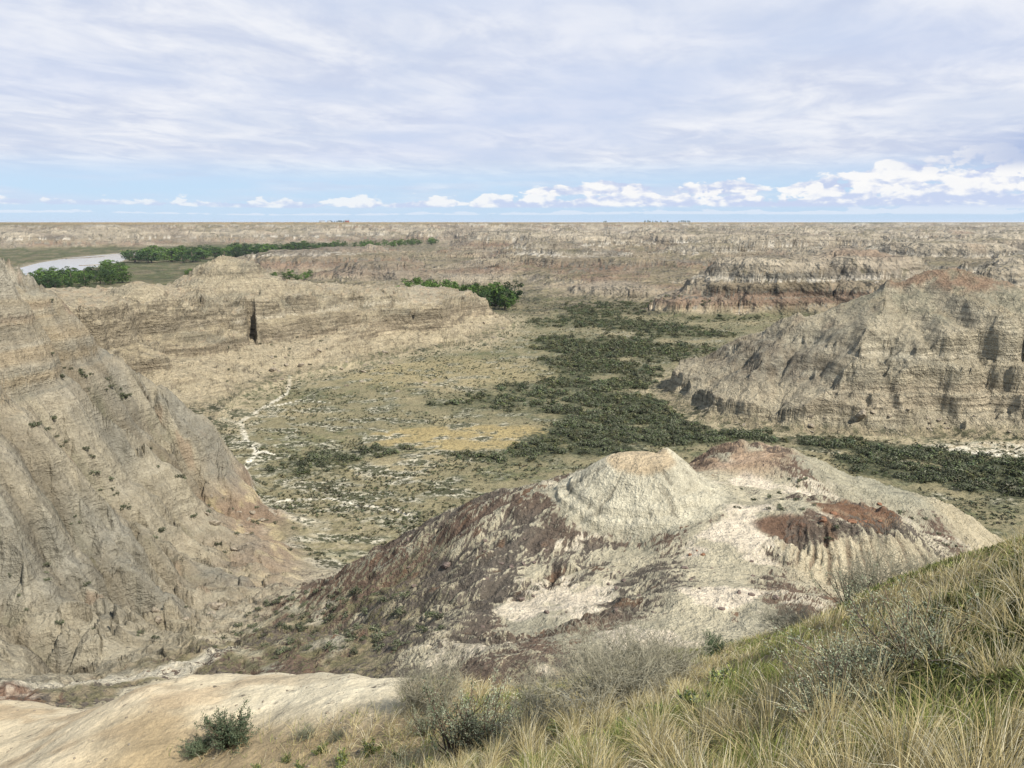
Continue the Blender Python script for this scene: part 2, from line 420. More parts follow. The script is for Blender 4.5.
def heights(x, y, full=True):
    """Final height, channel factor, base height and zones at any points."""
    x = np.asarray(x, float).ravel(); y = np.asarray(y, float).ravel()
    r = np.hypot(x, y) + 1e-3
    h0 = macro(x, y)
    e = np.clip(r * .0022, .12, 25)
    gx = ((macro(x + e, y) - h0) / e).astype(f32); gy = ((macro(x, y + e) - h0) / e).astype(f32)
    Z = zones(x, y, h0)
    cone_d = np.hypot(x - CONE[0], y - CONE[1])
    ll = np.log(np.where(r < 230, 6., 60.))
    for zk, lm in (('spur', 22.), ('knoll', 7.5), ('slope', .9), ('mesa', 15.), ('butte', 20.), ('far', 90.)):
        ll = mix(ll, math.log(lm), Z[zk])
    ll = mix(ll, math.log(.7), sst(12, 8, cone_d))
    lam_max = np.exp(ll).astype(f32)
    amp = np.ones(x.shape, f32)
    flat = (1 - Z['high']) * sst(240, 205, np.where(y > 150, 100, 300))
    amp = amp * mix(1.0, .09, Z['slope']) * Z['high']
    amp = amp * (1 + .15 * Z['knoll']) * mix(1.0, .68, Z['far']) * mix(1.0, .6, Z['butte'] * sst(-44, -39, h0))
    amp = amp * (1 + .2 * Z['spur']) * mix(1.0, .8, np.maximum(Z['mesa'], Z['butte'])) * mix(1, .62, sst(12, 8, cone_d))
    amp = amp * sst(1.5, 6.0, r).clip(.05, 1)
    h = h0.copy(); g0x = gx.copy(); g0y = gy.copy()
    h, chan = erode(x, y, h, gx, gy, r, lam_max, amp.astype(f32))
    # beds
    s0 = np.hypot(g0x, g0y)
    bed = Z['high'] * (1 - Z['slope']) * sst(.18, .75, s0) * (0.55 + .6 * fbm(x / 30, y / 30, 2, 95))
    bed = np.clip(bed * mix(1.0, .62 + .35 * sst(-36, -28, h0), Z['spur']) * mix(1.0, .35, Z['butte'] * sst(-44, -39, h0)) * mix(1.0, .5, Z['knoll']), 0, .95)
    bed = mix(bed, np.clip(.75 * Z['high'], 0, .9), Z['far'])
    dz = 0.9 * fbm(x / 60, y / 60, 2, 97)
    h = h + bed * (terrace(h + dz) - dz - h)
    # fluting of the cone and of the white face below the rust patch
    m = np.nonzero((np.abs(x - 28) < 30) & (np.abs(y - 88) < 22))[0]
    if m.size:
        X, Y = x[m], y[m]
        cd = np.hypot((X - CONE[0]) * .95, (Y - CONE[1]) * 1.05)
        an = np.arctan2(Y - CONE[1], X - CONE[0])
        wv = 1.3 * fbm(an * 4, cd / 6, 3, 171)
        c1_ = (.5 + .5 * np.cos(an * 19 + wv * 5)) ** 5
        c2_ = (.5 + .5 * np.cos(an * 47 + wv * 9 + 1.0)) ** 4
        k_ = sst(2.8, 5.0, cd) * sst(11.5, 8.5, cd)
        ch = np.maximum(c1_ * .9, c2_ * .65 * sst(4.0, 6.0, cd)) * k_ * np.clip(-.1 + 1.5 * n1(an * 7 + cd * .25, 172), 0, 1.2)
        h[m] -= .26 * ch
        fm = sst(1.5, -.5, Y - 85.0 - .25 * (X - 40)) * sst(73, 77, Y) * sst(27, 30, X) * sst(56, 50, X)
        u_ = X + .35 * (Y - 84) * np.sign(X - 40) * sst(0, 8, np.abs(X - 40)) + .8 * fbm(X / 4, Y / 7, 2, 173)
        f1_ = (.5 + .5 * np.cos(u_ * 3.9)) ** 4; f2_ = (.5 + .5 * np.cos(u_ * 8.3 + 1.4)) ** 4
        cf = np.maximum(f1_, f2_ * .6) * fm
        h[m] -= .42 * cf
        chan[m] = np.clip(np.maximum(chan[m] * (1 - .6 * k_) , np.maximum(ch, cf)), 0, 1)
    # crumbly surface
    for lam in (24., 9., 3.4, 1.3, .5, .2):
        w = sst(1.6, 3.5, lam / (r / FPX)) * sst(lam * 1.2, lam * .5, 0 * x + .02)
        w = w * np.where(r > 500, sst(.0, .4, lam / 9) * .6, sst(30., 12., lam + 0 * x)) * (.25 + .75 * Z['high']) * mix(1, .7, Z['slope']) * mix(1, .3, sst(11, 9, cone_d))
        idx = np.nonzero(w > .02)[0]
        if idx.size:
            h[idx] += (w[idx] * f32(.085 * lam) * gnoise(x[idx] / lam, y[idx] / lam, int(lam * 10) + 300))
    # river bed
    return h, chan, h0, Z, s0


def hit(px, py, r0=1.2, r1=4000.0, z_add=0.0):
    """First point of the ground on the line of sight of a survey-photo point."""
    a, b, c = ray(px, py)
    t = np.exp(np.linspace(math.log(r0), math.log(r1), 420))
    X, Y, Zr = a * t, b * t, c * t
    below = np.nonzero(Zr < macro(X, Y) + z_add)[0]
    k = max(below[0], 1) if len(below) else len(t) - 1
    t = np.linspace(t[k - 1], t[k], 16)
    below = np.nonzero(c * t < macro(a * t, b * t) + z_add)[0]
    k = below[0] if len(below) else 15
    return float(a * t[k]), float(b * t[k])


for _px, _py, _ln, _wd in ((253, 347, 30, 2.3), (226, 478, 7, 1.6), (147, 455, 6, 1.7), (413, 322, 6, 1.1), (486, 318, 7, 1.2), (497, 317, 6, 1.0), (737, 378, 6, .8), (880, 372, 7, .7), (868, 372, 6, .6), (857, 385, 6, .6), (805, 425, 7, 1.3)):
    _x, _y = hit(_px, _py); _r = math.hypot(_x, _y)
    SLOTS.append((_x, _y, _x / _r, _y / _r, _ln, _wd, float(macro(np.array([_x]), np.array([_y]))[0])))
RIVER_L = [on_floor(*p) for p in ((-30, 300), (-4, 284), (10, 274), (22, 268), (45, 262), (75, 257.3), (128, 252.6), (170, 250.2))]
RIVER_R = [on_floor(*p) for p in ((-10, 315), (20, 292), (30, 283), (37, 279), (70, 271), (100, 265), (118, 261), (131, 254.6))] + [on_floor(172, 251.4)]
RIVER = RIVER_L + RIVER_R[::-1]
QUAL = 1
# ---------------------------------------------------------------- the ground sheet: a fan of columns, rows closer where the ground is steep
NC, NR = int(1300 * QUAL), int(2200 * QUAL)
AMAX = math.radians(47)
ang = np.linspace(-AMAX, AMAX, NC)
cang = np.linspace(-AMAX, AMAX, 400)
cr = np.exp(np.linspace(math.log(1.0), math.log(45000.0), 3000))
CX = np.sin(cang)[:, None] * cr[None]; CY = np.cos(cang)[:, None] * cr[None]
CH = macro(CX.ravel(), CY.ravel()).reshape(CX.shape)
dr = np.diff(cr)[None]; rm = .5 * (cr[1:] + cr[:-1])[None]
zm = np.abs(.5 * (CH[:, 1:] + CH[:, :-1]))
dzc = np.diff(CH, axis=1)
wgt = np.sqrt((dr * np.maximum(zm / rm, .05)) ** 2 + (np.where(dzc > 0, dzc * .85, dzc * .3)) ** 2) / rm + dr / rm * .02
wgt = np.where(rm < 4, wgt * .35, wgt)
cum = np.concatenate([np.zeros((len(cang), 1)), np.cumsum(wgt, 1)], 1)
cum /= cum[:, -1:]
kk = np.exp(-.5 * (np.arange(-6, 7) / 2.2) ** 2); kk /= kk.sum()
k = np.linspace(0, 1, NR)
RC = np.array([np.interp(k, cum[i], np.log(cr)) for i in range(len(cang))])
RC = sum(kk[j] * np.pad(RC, ((6, 6), (0, 0)), mode='edge')[j:j + len(cang)] for j in range(13))
fi = (ang + AMAX) / (2 * AMAX) * (len(cang) - 1)
i0 = np.clip(np.floor(fi).astype(int), 0, len(cang) - 2); ft = (fi - i0)[:, None]
RR = np.exp(RC[i0] * (1 - ft) + RC[i0 + 1] * ft)
GX = np.sin(ang)[:, None] * RR; GY = np.cos(ang)[:, None] * RR
hz, chan, h0, Z, s0 = heights(GX, GY)
gxf, gyf = GX.ravel(), GY.ravel()
rvsd = np.full(gxf.shape, -999., f32)
mm = (gxf < -380) & (gyf > 700) & (gyf < 2300)
rvsd[mm] = poly_sd(gxf[mm], gyf[mm], RIVER)
hz = np.where(rvsd > -14, np.minimum(hz, FLOOR - .4 - 1.6 * sst(-14, 10, rvsd)), hz)
GZ = hz.reshape(NC, NR)
# slope of the finished surface
P = np.stack([GX, GY, GZ], -1)
du = np.gradient(P, axis=0); dv_ = np.gradient(P, axis=1)
nn = np.cross(du, dv_); nn /= (np.linalg.norm(nn, axis=-1, keepdims=True) + 1e-12)
NZ = np.abs(nn[..., 2]).ravel().astype(f32)
# ---------------------------------------------------------------- what the ground is made of (albedo)
def C(*c):
    return np.array(c, f32)


PALE, TAN, GREY, OCHRE = C(.40, .345, .265), C(.315, .258, .18), C(.235, .215, .175), C(.42, .33, .20)
BROWN, DARK, WHITE, RUST, PURPLE = C(.165, .115, .082), C(.115, .098, .078), C(.56, .51, .43), C(.20, .085, .04), C(.142, .120, .094)
SAGE, OLIVE, STRAW, SALT = C(.134, .128, .08), C(.085, .092, .045), C(.275, .215, .115), C(.51, .47, .39)
BEDS = np.array([PALE, TAN, GREY, TAN, PALE, OCHRE * .9, BROWN * 1.3, GREY * .85, WHITE * .9, TAN * .8])


def lerp(c, d, t):
    t = np.asarray(t, f32)
    return c + (d - c) * t[:, None]


_br = np.random.default_rng(9)
_bc = _br.integers(0, len(BEDS), len(_zb))
_bcol = BEDS[_bc] * _br.uniform(.85, 1.12, (len(_zb), 1)).astype(f32)


def ground_color(x, y, z, chan, Z, nz, s0):
    r = Z['r']
    n = x.size
    nA = fbm(x / 23, y / 23, 3, 501); nB = fbm(x / 5.5, y / 5.5, 3, 502); nC = fbm(x / 1.4, y / 1.4, 2, 503)
    nF = fbm(x / 120, y / 120, 4, 504)
    chan0 = chan; chan = sst(.32, .9, chan)  # narrow channels take a darker colour: debris plus painted shade
    # ---- bare badland clay
    zz = z + .7 * nA + .35 * nB
    i = np.clip(np.searchsorted(_zb, zz) - 1, 0, len(_zb) - 2)
    bedc = _bcol[i]
    steep = sst(.93, .70, nz)
    base = lerp(np.tile(PALE * .92, (n, 1)), TAN, sst(-.25, .3, nA))
    base = lerp(base, GREY, sst(.05, .35, fbm(x / 40, y / 40, 3, 506)) * .7)
    cov = np.tile(C(.12, .10, .075), (n, 1)); amt = np.full(n, .12, f32)
    col = lerp(base, bedc, np.clip(.25 + .55 * steep, 0, 1))
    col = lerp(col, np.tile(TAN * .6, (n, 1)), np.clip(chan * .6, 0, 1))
    mb = np.maximum(Z['mesa'], Z['butte'])
    soft = lerp(np.tile(C(.40, .34, .24), (n, 1)), C(.265, .24, .18), sst(.0, .35, fbm(x / 26, (y + 2 * z) / 26, 3, 507)))
    soft = lerp(soft, bedc, .16 + .26 * steep)
    soft = lerp(soft, C(.40, .362, .285), Z['butte'] * .45)
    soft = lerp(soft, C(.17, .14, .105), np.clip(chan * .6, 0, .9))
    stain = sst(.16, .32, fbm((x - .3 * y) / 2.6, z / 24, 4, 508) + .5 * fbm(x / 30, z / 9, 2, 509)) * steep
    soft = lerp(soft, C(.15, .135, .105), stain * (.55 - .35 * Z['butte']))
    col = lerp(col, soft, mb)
    # ---- spur: grey-buff wash with faint beds
    w = Z['spur']
    sp = lerp(np.tile(C(.345, .305, .232), (n, 1)), C(.245, .230, .192), sst(-.05, .2, fbm(x / 26, y / 16, 3, 511)))
    sp = lerp(sp, C(.40, .35, .26), sst(.1, .4, fbm(x / 14, y / 9, 3, 512)) * .7)
    sp = lerp(sp, bedc, .14 * steep + .35 * steep * sst(-38, -26, z))
    sp = lerp(sp, C(.36, .27, .165), sst(-33, -26, z) * sst(-10, -18, z) * sst(-.2, .3, fbm(x / 25, z / 2.0, 3, 513)) * .6)
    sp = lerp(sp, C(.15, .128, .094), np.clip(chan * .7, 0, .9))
    sp = lerp(sp, C(.33, .20, .13), sst(.36, .5, fbm(x / 8, y / 6, 4, 514)) * .4)
    # debris and painted shade in the ravines and the deep cleft between the ridges
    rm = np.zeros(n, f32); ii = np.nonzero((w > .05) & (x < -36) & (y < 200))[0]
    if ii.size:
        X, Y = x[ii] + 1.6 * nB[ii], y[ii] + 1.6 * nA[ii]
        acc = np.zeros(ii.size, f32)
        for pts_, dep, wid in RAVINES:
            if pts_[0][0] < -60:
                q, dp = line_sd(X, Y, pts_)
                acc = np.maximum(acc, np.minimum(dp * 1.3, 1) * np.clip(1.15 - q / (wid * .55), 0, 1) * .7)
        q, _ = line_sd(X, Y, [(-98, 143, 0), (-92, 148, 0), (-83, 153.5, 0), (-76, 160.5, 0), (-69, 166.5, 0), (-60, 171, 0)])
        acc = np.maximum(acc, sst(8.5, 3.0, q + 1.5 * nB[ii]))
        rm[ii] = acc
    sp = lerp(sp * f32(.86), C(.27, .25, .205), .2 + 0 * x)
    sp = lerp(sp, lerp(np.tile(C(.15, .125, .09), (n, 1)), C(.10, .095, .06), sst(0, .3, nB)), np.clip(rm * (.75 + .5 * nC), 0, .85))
    # foot of the spur: loose brown rubble and pale wash
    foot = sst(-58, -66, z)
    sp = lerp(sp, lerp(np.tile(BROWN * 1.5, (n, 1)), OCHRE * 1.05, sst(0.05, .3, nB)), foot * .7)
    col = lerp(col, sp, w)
    # ---- mesa and butte
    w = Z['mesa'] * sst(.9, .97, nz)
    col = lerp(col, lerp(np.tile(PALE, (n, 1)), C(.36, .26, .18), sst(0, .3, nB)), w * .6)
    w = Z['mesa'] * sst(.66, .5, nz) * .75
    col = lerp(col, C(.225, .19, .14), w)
    w = Z['mesa'] * sst(-52, -60, z) * sst(.55, .7, nz) * .7
    col = lerp(col, C(.43, .365, .26), w)
    w = Z['butte'] * sst(-37, -33, z + 2 * nA) * sst(.75, .9, nz)
    col = lerp(col, lerp(np.tile(C(.235, .22, .165), (n, 1)), C(.30, .255, .18), sst(-.1, .3, nA)), w * .8)
    w = Z['butte'] * np.maximum(sst(-27, -23.5, z + 3 * nA), sst(.02, .3, nA + .15 * nB) * sst(-46, -36, z) * sst(175, 120, x))
    col = lerp(col, lerp(np.tile(C(.21, .165, .125), (n, 1)), C(.235, .15, .105), sst(-28, -23, z + 2 * nB)), w * sst(-.45, .1, nB) * .8)
    w = Z['butte'] * sst(125, 100, x + .35 * (y - 300)) * sst(-60, -55, z) * sst(262, 285, y)
    col = lerp(col, lerp(np.tile(PURPLE * 1.3, (n, 1)), GREY, sst(-.1, .3, nB)), w * .8)
    # ---- knoll: pale clay with dark ironstone debris washed down the channels
    w = Z['knoll']
    kn = lerp(np.tile(C(.41, .37, .28), (n, 1)), C(.30, .28, .22), sst(-.1, .35, nA))
    d = np.hypot((x - CONE[0]) * .95, (y - CONE[1]) * 1.05)
    out = sst(9.5, 12, d + 1.2 * nB)
    deb = sst(.02, .30, chan0 + .35 * nB + .25 * fbm(x / 9, y / 9, 3, 521) - .06)
    left = sst(14, -6, x + .35 * (95 - y))
    deb = np.clip(deb * mix(.75, 1.0, left) + .25 * left * sst(-.1, .3, nB), 0, 1) * out
    debc = lerp(np.tile(PURPLE, (n, 1)), BROWN, sst(-.2, .3, nA))
    ru = .6 * sst(.30, .46, fbm(x / 4.2, y / 3.0, 4, 523) + .12 * nC) * out
    debc = lerp(debc, C(.22, .13, .075), ru)
    kn = lerp(kn, debc, deb * .35)
    fl0 = sst(1.0, -1.5, y - 83.5 - .25 * (x - 40)) * sst(70, 74, y) * sst(26, 31, x) * sst(60, 50, x)
    ak = np.clip(deb * .62 + ru * .35 + .18 * out, 0, .85) * (1 - .8 * fl0)
    wh = sst(.10, .22, fbm(x / 10, y / 7, 4, 525)) * out * sst(.85, .95, nz)
    kn = lerp(kn, C(.56, .49, .40), wh * (1 - left * .7))
    # cone
    cap = sst(4.8, 3.9, d + .25 * nC) * sst(.0, .6, d + .3)
    kn = lerp(kn, C(.44, .345, .235), cap * .8 * (1 - out))
    kn = lerp(kn, C(.475, .44, .35), sst(3.6, 4.8, d + .3 * nC) * (1 - out) * .95)
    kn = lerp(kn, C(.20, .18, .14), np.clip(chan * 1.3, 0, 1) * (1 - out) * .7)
    ring = sst(9.5, 10.5, d) * sst(15, 12, d) * sst(.1, -.2, nB) * sst(100, 93, y)
    kn = lerp(kn, C(.23, .215, .165), ring * .55)
    # red top of the hind shoulder, rust patch of the right one
    hs = sst(13, 6, np.hypot(x - 33, (y - 113) * 1.2)) * sst(-.25, .15, nB + .15)
    kn = lerp(kn, C(.30, .20, .135), hs * .8)
    rp = sst(4.6, 3.4, np.hypot((x - 41.0) / 1.3, (y - 88.5) * 1.1) + 1.5 * nB + 1.2 * nC)
    kn = lerp(kn, lerp(np.tile(C(.145, .075, .045), (n, 1)), C(.20, .13, .085), sst(0, .3, nC)), rp * .92)
    rp2 = sst(2.6, 1.6, np.hypot((x - 31) / 1.5, (y - 84.5)) + .9 * nB)
    kn = lerp(kn, C(.12, .065, .045), rp2 * .9)
    fl = sst(1.0, -1.5, y - 83.5 - .25 * (x - 40)) * sst(70, 74, y) * sst(26, 31, x) * sst(60, 50, x)
    kn = lerp(kn, lerp(np.tile(C(.47, .41, .30), (n, 1)), C(.22, .17, .12), np.clip(chan * 1.2, 0, 1)), fl * .9 * (1 - rp))
    deb = deb * (1 - .85 * fl)
    gs = sst(40, 46, x + .8 * nB) * sst(97, 105, y + 1.2 * nB) * sst(62, 56, x)
    kn = lerp(kn, lerp(np.tile(C(.275, .262, .205), (n, 1)), C(.34, .315, .24), sst(-.1, .3, nA)), gs * .9)
    ak = ak * (1 - .85 * np.maximum(gs, sst(56, 61, x)))
    kn = lerp(kn, C(.41, .355, .255), sst(56, 61, x) * .8)
    # plants on the lower left flank of the knoll
    gv = sst(0, -16, x) * sst(116, 92, y) * sst(-.35, .1, nB + .10)
    kn = lerp(kn, lerp(np.tile(C(.135, .122, .068), (n, 1)), C(.19, .155, .10), sst(-.1, .3, nC)), gv * .92)
    ak = ak * (1 - .3 * gv)
    gv = sst(62, 52, y) * sst(-.3, .1, nB)
    kn = lerp(kn, C(.20, .165, .095), gv * .7)
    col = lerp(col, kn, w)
    cov = lerp(cov, debc, w); amt = mix(amt, ak * (1 - .85 * np.clip(wh, 0, 1)), w)
    # pale wash and rusty bank in the bottom of the gully
    q, _ = line_sd(x, y, [(-56, 62, 0), (-42, 69, 0), (-36, 75, 0), (-33, 81, 0)])
    col = lerp(col, C(.50, .455, .37), sst(3.2, 1.8, q + .8 * nB) * .95)
    q = np.hypot((x + 48) / 7, (y - 62) / 5)
    rb_ = sst(1.15, .8, q + .3 * nB) * Z['high']
    col = lerp(col, lerp(np.tile(C(.15, .085, .06), (n, 1)), C(.36, .29, .235), sst(-.05, .2, nC)), rb_ * .9)
    # ---- camera slope: sandy soil, dry thatch, pale clay rib on the left
    w = Z['slope']
    rib = sst(-1.0, -2.4, x + .25 * nB) * sst(-.9, .9, y - (11.8 + .33 * np.clip(-x - 2, 0, 20)) + .55 * nC + .5 * nB)
    rib = np.maximum(rib, sst(-6.5, -8.5, x + .8 * nB) * sst(-.5, .8, y - 9.5 + .8 * nB))
    so = lerp(np.tile(C(.29, .225, .14), (n, 1)), C(.22, .17, .105), sst(-.2, .3, nB))
    so = lerp(so, C(.14, .115, .062), sst(-.5, 2.5, x + 2 * nB) * .8)
    rc = lerp(np.tile(C(.45, .38, .275), (n, 1)), C(.47, .415, .315), sst(-7, -4.5, x + .6 * nB))
    rc = lerp(rc, C(.27, .19, .115), sst(.02, .26, fbm(x / 2.6, y / 1.4, 4, 531)) * sst(-3.0, -5.5, x) * .5)
    rc = lerp(rc, C(.30, .25, .17), np.clip(chan * .8, 0, 1))
    so = lerp(so, rc, rib)
    col = lerp(col, so, w)
    # steep hidden drop below: scrubby
    dr_ = sst(14, 20, y - np.clip(-x, 0, 14) * .35) * sst(60, 46, y) * sst(80, 60, np.abs(x)) * (1 - Z['spur'])
    col = lerp(col, C(.17, .145, .085), dr_ * sst(-.3, .15, nB) * .8)
    # ---- valley floor
    flr = (1 - Z['high']) * sst(130, 150, y)
    px = 512 + FPX * x / (y * CP + (-FLOOR) * SP + 1e-3)
    f1 = fbm(x / 46, y / 34, 4, 541); f2 = fbm(x / 11, y / 8, 3, 542); f3 = fbm(x / 3.0, y / 2.4, 2, 543)
    vf = lerp(np.tile(C(.186, .164, .102), (n, 1)), SAGE, sst(-.15, .25, f2 + .35 * f1))
    vf = lerp(vf, C(.265, .222, .14), sst(.02, .30, f1) * .6)
    vf = lerp(vf, OLIVE * 1.1, sst(.05, .32, -f1 * .5 + f2 * .6 + f3 * .2) * .7)
    # dry meadow
    mx, my = on_floor(470, 437)
    md = np.hypot((x - mx) / 34, (y - my) / 17) + .22 * f2
    vf = lerp(vf, C(.285, .225, .115), sst(1.05, .85, md) * .9)
    mx, my = on_floor(440, 372)
    md = np.hypot((x - mx) / 55, (y - my) / 40) + .35 * f1
    vf = lerp(vf, C(.285, .235, .135), sst(1.1, .6, md) * .55)
    # salt pans and washes
    salt = sst(.16, .34, f2 * .8 + f3 * .55 + .20 * sst(-12, -55, x + .2 * (y - 230)) * sst(330, 230, y) + .1 * f1 - .05)
    salt = sst(.10, .40, f2 * .8 + f1 * .2 + .22 * sst(0, -55, x + .2 * (y - 230)) * sst(330, 230, y) - .03) * sst(600, 420, y)
    vf = lerp(vf, SALT, np.clip(salt * 1.1, 0, .9))
    covf = np.tile(C(.088, .088, .05), (n, 1))
    af = (.36 + .25 * f2 + .16 * salt).astype(f32)
    for pl, wd in ((((290, 378), (288, 392), (262, 408), (240, 422), (246, 440), (258, 452), (244, 470), (248, 482)), .9), (((250, 500), (330, 498), (400, 512), (420, 520)), .6), (((222, 418), (240, 424)), 1.4), (((262, 408), (300, 400), (330, 402)), .7), (((246, 440), (225, 446), (222, 460)), .8), (((258, 452), (290, 458)), .6)):
        q, _ = line_sd(x, y, [on_floor(*p) + (0,) for p in pl])
        vf = lerp(vf, C(.58, .54, .46), sst(wd * 1.3, wd * .5, q + .9 * f3 + .8 * f2))
    sx, sy = on_floor(1005, 450)
    md = np.hypot((x - sx) / 32, (y - sy) / 9)
    vf = lerp(vf, C(.62, .58, .50), sst(1.1, .8, md + .3 * f2) * sst(-.15, .05, f3 + .1))
    apr = sst(-22, -3, np.maximum(poly_sd(x, y, BUTTE), poly_sd(x, y, MESA)) + 6 * f2)
    vf = lerp(vf, lerp(np.tile(C(.34, .285, .20), (n, 1)), SAGE, sst(.0, .25, f3)), apr * .75)
    # thicket soil
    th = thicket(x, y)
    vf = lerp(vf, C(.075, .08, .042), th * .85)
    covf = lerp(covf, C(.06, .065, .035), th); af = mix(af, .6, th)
    # the gully mouth
    gm = sst(215, 165, y) * sst(20, -20, np.abs(x + 42) - 10)
    vf = lerp(vf, C(.36, .31, .23), gm * sst(-.1, .2, f3) * .6)
    fg = sst(-200, -420, x + .12 * (y - 700)) * sst(680, 760, y)
    vf = lerp(vf, lerp(np.tile(C(.105, .115, .055), (n, 1)), C(.19, .165, .10), sst(-.1, .25, f1)), fg * .9)
    vf = lerp(vf, C(.27, .225, .16), sst(620, 760, y) * (1 - fg) * sst(-.2, .2, f1 + f2) * .7)
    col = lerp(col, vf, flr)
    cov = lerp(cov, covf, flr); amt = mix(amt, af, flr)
    # ---- far badlands: beds and grassed flats
    w = Z['far'] * Z['high']
    fb = lerp(bedc, np.tile(C(.345, .30, .23), (n, 1)), sst(-.35, .45, fbm(x / 160, y / 110, 3, 554)) * .8)
    g1 = sst(.955, .992, nz) * sst(-.25, .2, nF)
    fb = lerp(fb, C(.19, .165, .10), g1 * .8)
    fb = lerp(fb, C(.20, .165, .13), sst(.05, .4, fbm(x / 300, y / 120, 3, 551)) * .5)
    fb = lerp(fb, C(.25, .16, .11), sst(.25, .5, fbm(x / 210, y / 90, 3, 552)) * sst(-55, -40, z) * .5)
    col = lerp(col, fb, w)
    pl = Z['far'] * sst(-8.5, -5, z) * sst(.96, .995, nz)
    col = lerp(col, lerp(np.tile(C(.33, .255, .145), (n, 1)), C(.17, .16, .085), sst(.05, .3, fbm(x / 1500, y / 900, 3, 553))), pl)
    # tiny tonal grain
    g = 1 + .16 * fbm(x / .5, y / .5, 2, 561) * sst(60, 20, r) + .22 * nC * sst(420, 120, r) + .16 * nB
    g = g + .18 * fbm(x / 20, y / 9, 3, 562) * Z['far']
    amt = mix(amt, .10 + .14 * rib, Z['slope']); amt = mix(amt, .27, Z['far']); col = lerp(col, col * C(.80, .80, .82), Z['far'])
    cov = lerp(cov, C(.13, .115, .075), Z['far'])
    return np.clip(col * g[:, None] * C(1.0, .985, .91), .01, .85), np.clip(cov * .8, .01, .85), np.clip(amt, 0, 1)


THICK = [  # ellipses on the valley floor that carry dense brush (survey point, half widths in m, density)
    (600, 322, 36, 40, .55), (650, 328, 40, 34, .5), (590, 312, 26, 40, .5), (690, 335, 34, 22, .45), (720, 318, 30, 22, .4), (625, 308, 50, 50, .35), (545, 322, 16, 26, .5), (700, 350, 20, 9, .5),
    (562, 344, 18, 12, .8), (595, 352, 18, 11, .9), (628, 345, 20, 12, .7), (655, 352, 22, 14, .55), (560, 362, 14, 7, .6), (585, 368, 15, 9, .9), (612, 366, 14, 9, .9), (640, 372, 13, 8, .6),
    (578, 384, 14, 8, .9), (603, 386, 14, 8, 1), (628, 384, 13, 8, .9), (596, 400, 14, 8, 1), (622, 402, 14, 8, 1), (646, 404, 12, 7, .9), (600, 416, 14, 8, 1), (628, 418, 14, 8, 1), (655, 418, 12, 7, .9), (672, 428, 11, 6, .8),
    (585, 430, 14, 7, 1), (612, 434, 15, 8, 1), (640, 438, 14, 7, 1), (562, 440, 13, 6, .9), (540, 449, 12, 5, .8), (600, 448, 14, 6, 1), (690, 438, 13, 6, 1), (720, 436, 11, 5, .9), (750, 436, 10, 5, .9), (775, 440, 6, 4, .7),
    (832, 444, 11, 5, 1), (860, 448, 12, 5, 1), (890, 452, 13, 5, 1), (920, 456, 13, 5, 1), (950, 461, 13, 5, .9), (985, 467, 14, 6, 1), (1020, 474, 14, 6, 1), (870, 462, 12, 5, .8), (905, 470, 14, 6, .8), (945, 476, 14, 6, .8), (985, 484, 14, 6, .8), (1030, 492, 14, 6, .8),
    (520, 388, 14, 6, .55), (545, 394, 12, 5, .7), (500, 398, 18, 6, .6), (475, 404, 16, 4, .5), (560, 408, 12, 6, .6), (530, 408, 14, 5, .45),
    (350, 456, 16, 4, .55), (320, 463, 14, 4, .6), (300, 470, 14, 5, .45), (395, 450, 12, 3, .5), (490, 456, 12, 4, .5), (520, 460, 10, 4, .5), (640, 325, 26, 20, .6),
]
THICK = [(on_floor(a, b), c * 1.05, d * (2.5 if b < 360 else 2.2 if b < 380 else 1.8 if b < 412 else 1.45) if b > 341 else d, e) for a, b, c, d, e in THICK]


def thicket(x, y):
    t = np.zeros(np.shape(x), f32)
    wob = .55 * fbm(np.asarray(x) / 16, np.asarray(y) / 16, 3, 571)
    for (cx, cy), a, b, e in THICK:
        t = np.maximum(t, f32(e) * sst(1.25, .6, np.hypot((x - cx) / a, (y - cy) / b) + wob))
    return t * (poly_out(x, y))


def poly_out(x, y):
    return sst(3, -3, poly_sd(np.asarray(x, float), np.asarray(y, float), MESA)) * sst(3, -3, poly_sd(np.asarray(x, float), np.asarray(y, float), BUTTE))


COL, COV, AMT = ground_color(gxf, gyf, hz, chan, Z, NZ, s0)
sand = sst(-26, -4, rvsd) * sst(6, 0, rvsd)
COL = lerp(COL, C(.27, .23, .165), sand)

# ---------------------------------------------------------------- materials
def mat(name):
    m = bpy.data.materials.new(name); m.use_nodes = True
    nt = m.node_tree; b = nt.nodes['Principled BSDF']
    b.inputs['Roughness'].default_value = .95
    b.inputs['Specular IOR Level'].default_value = .12
    return m, nt, b


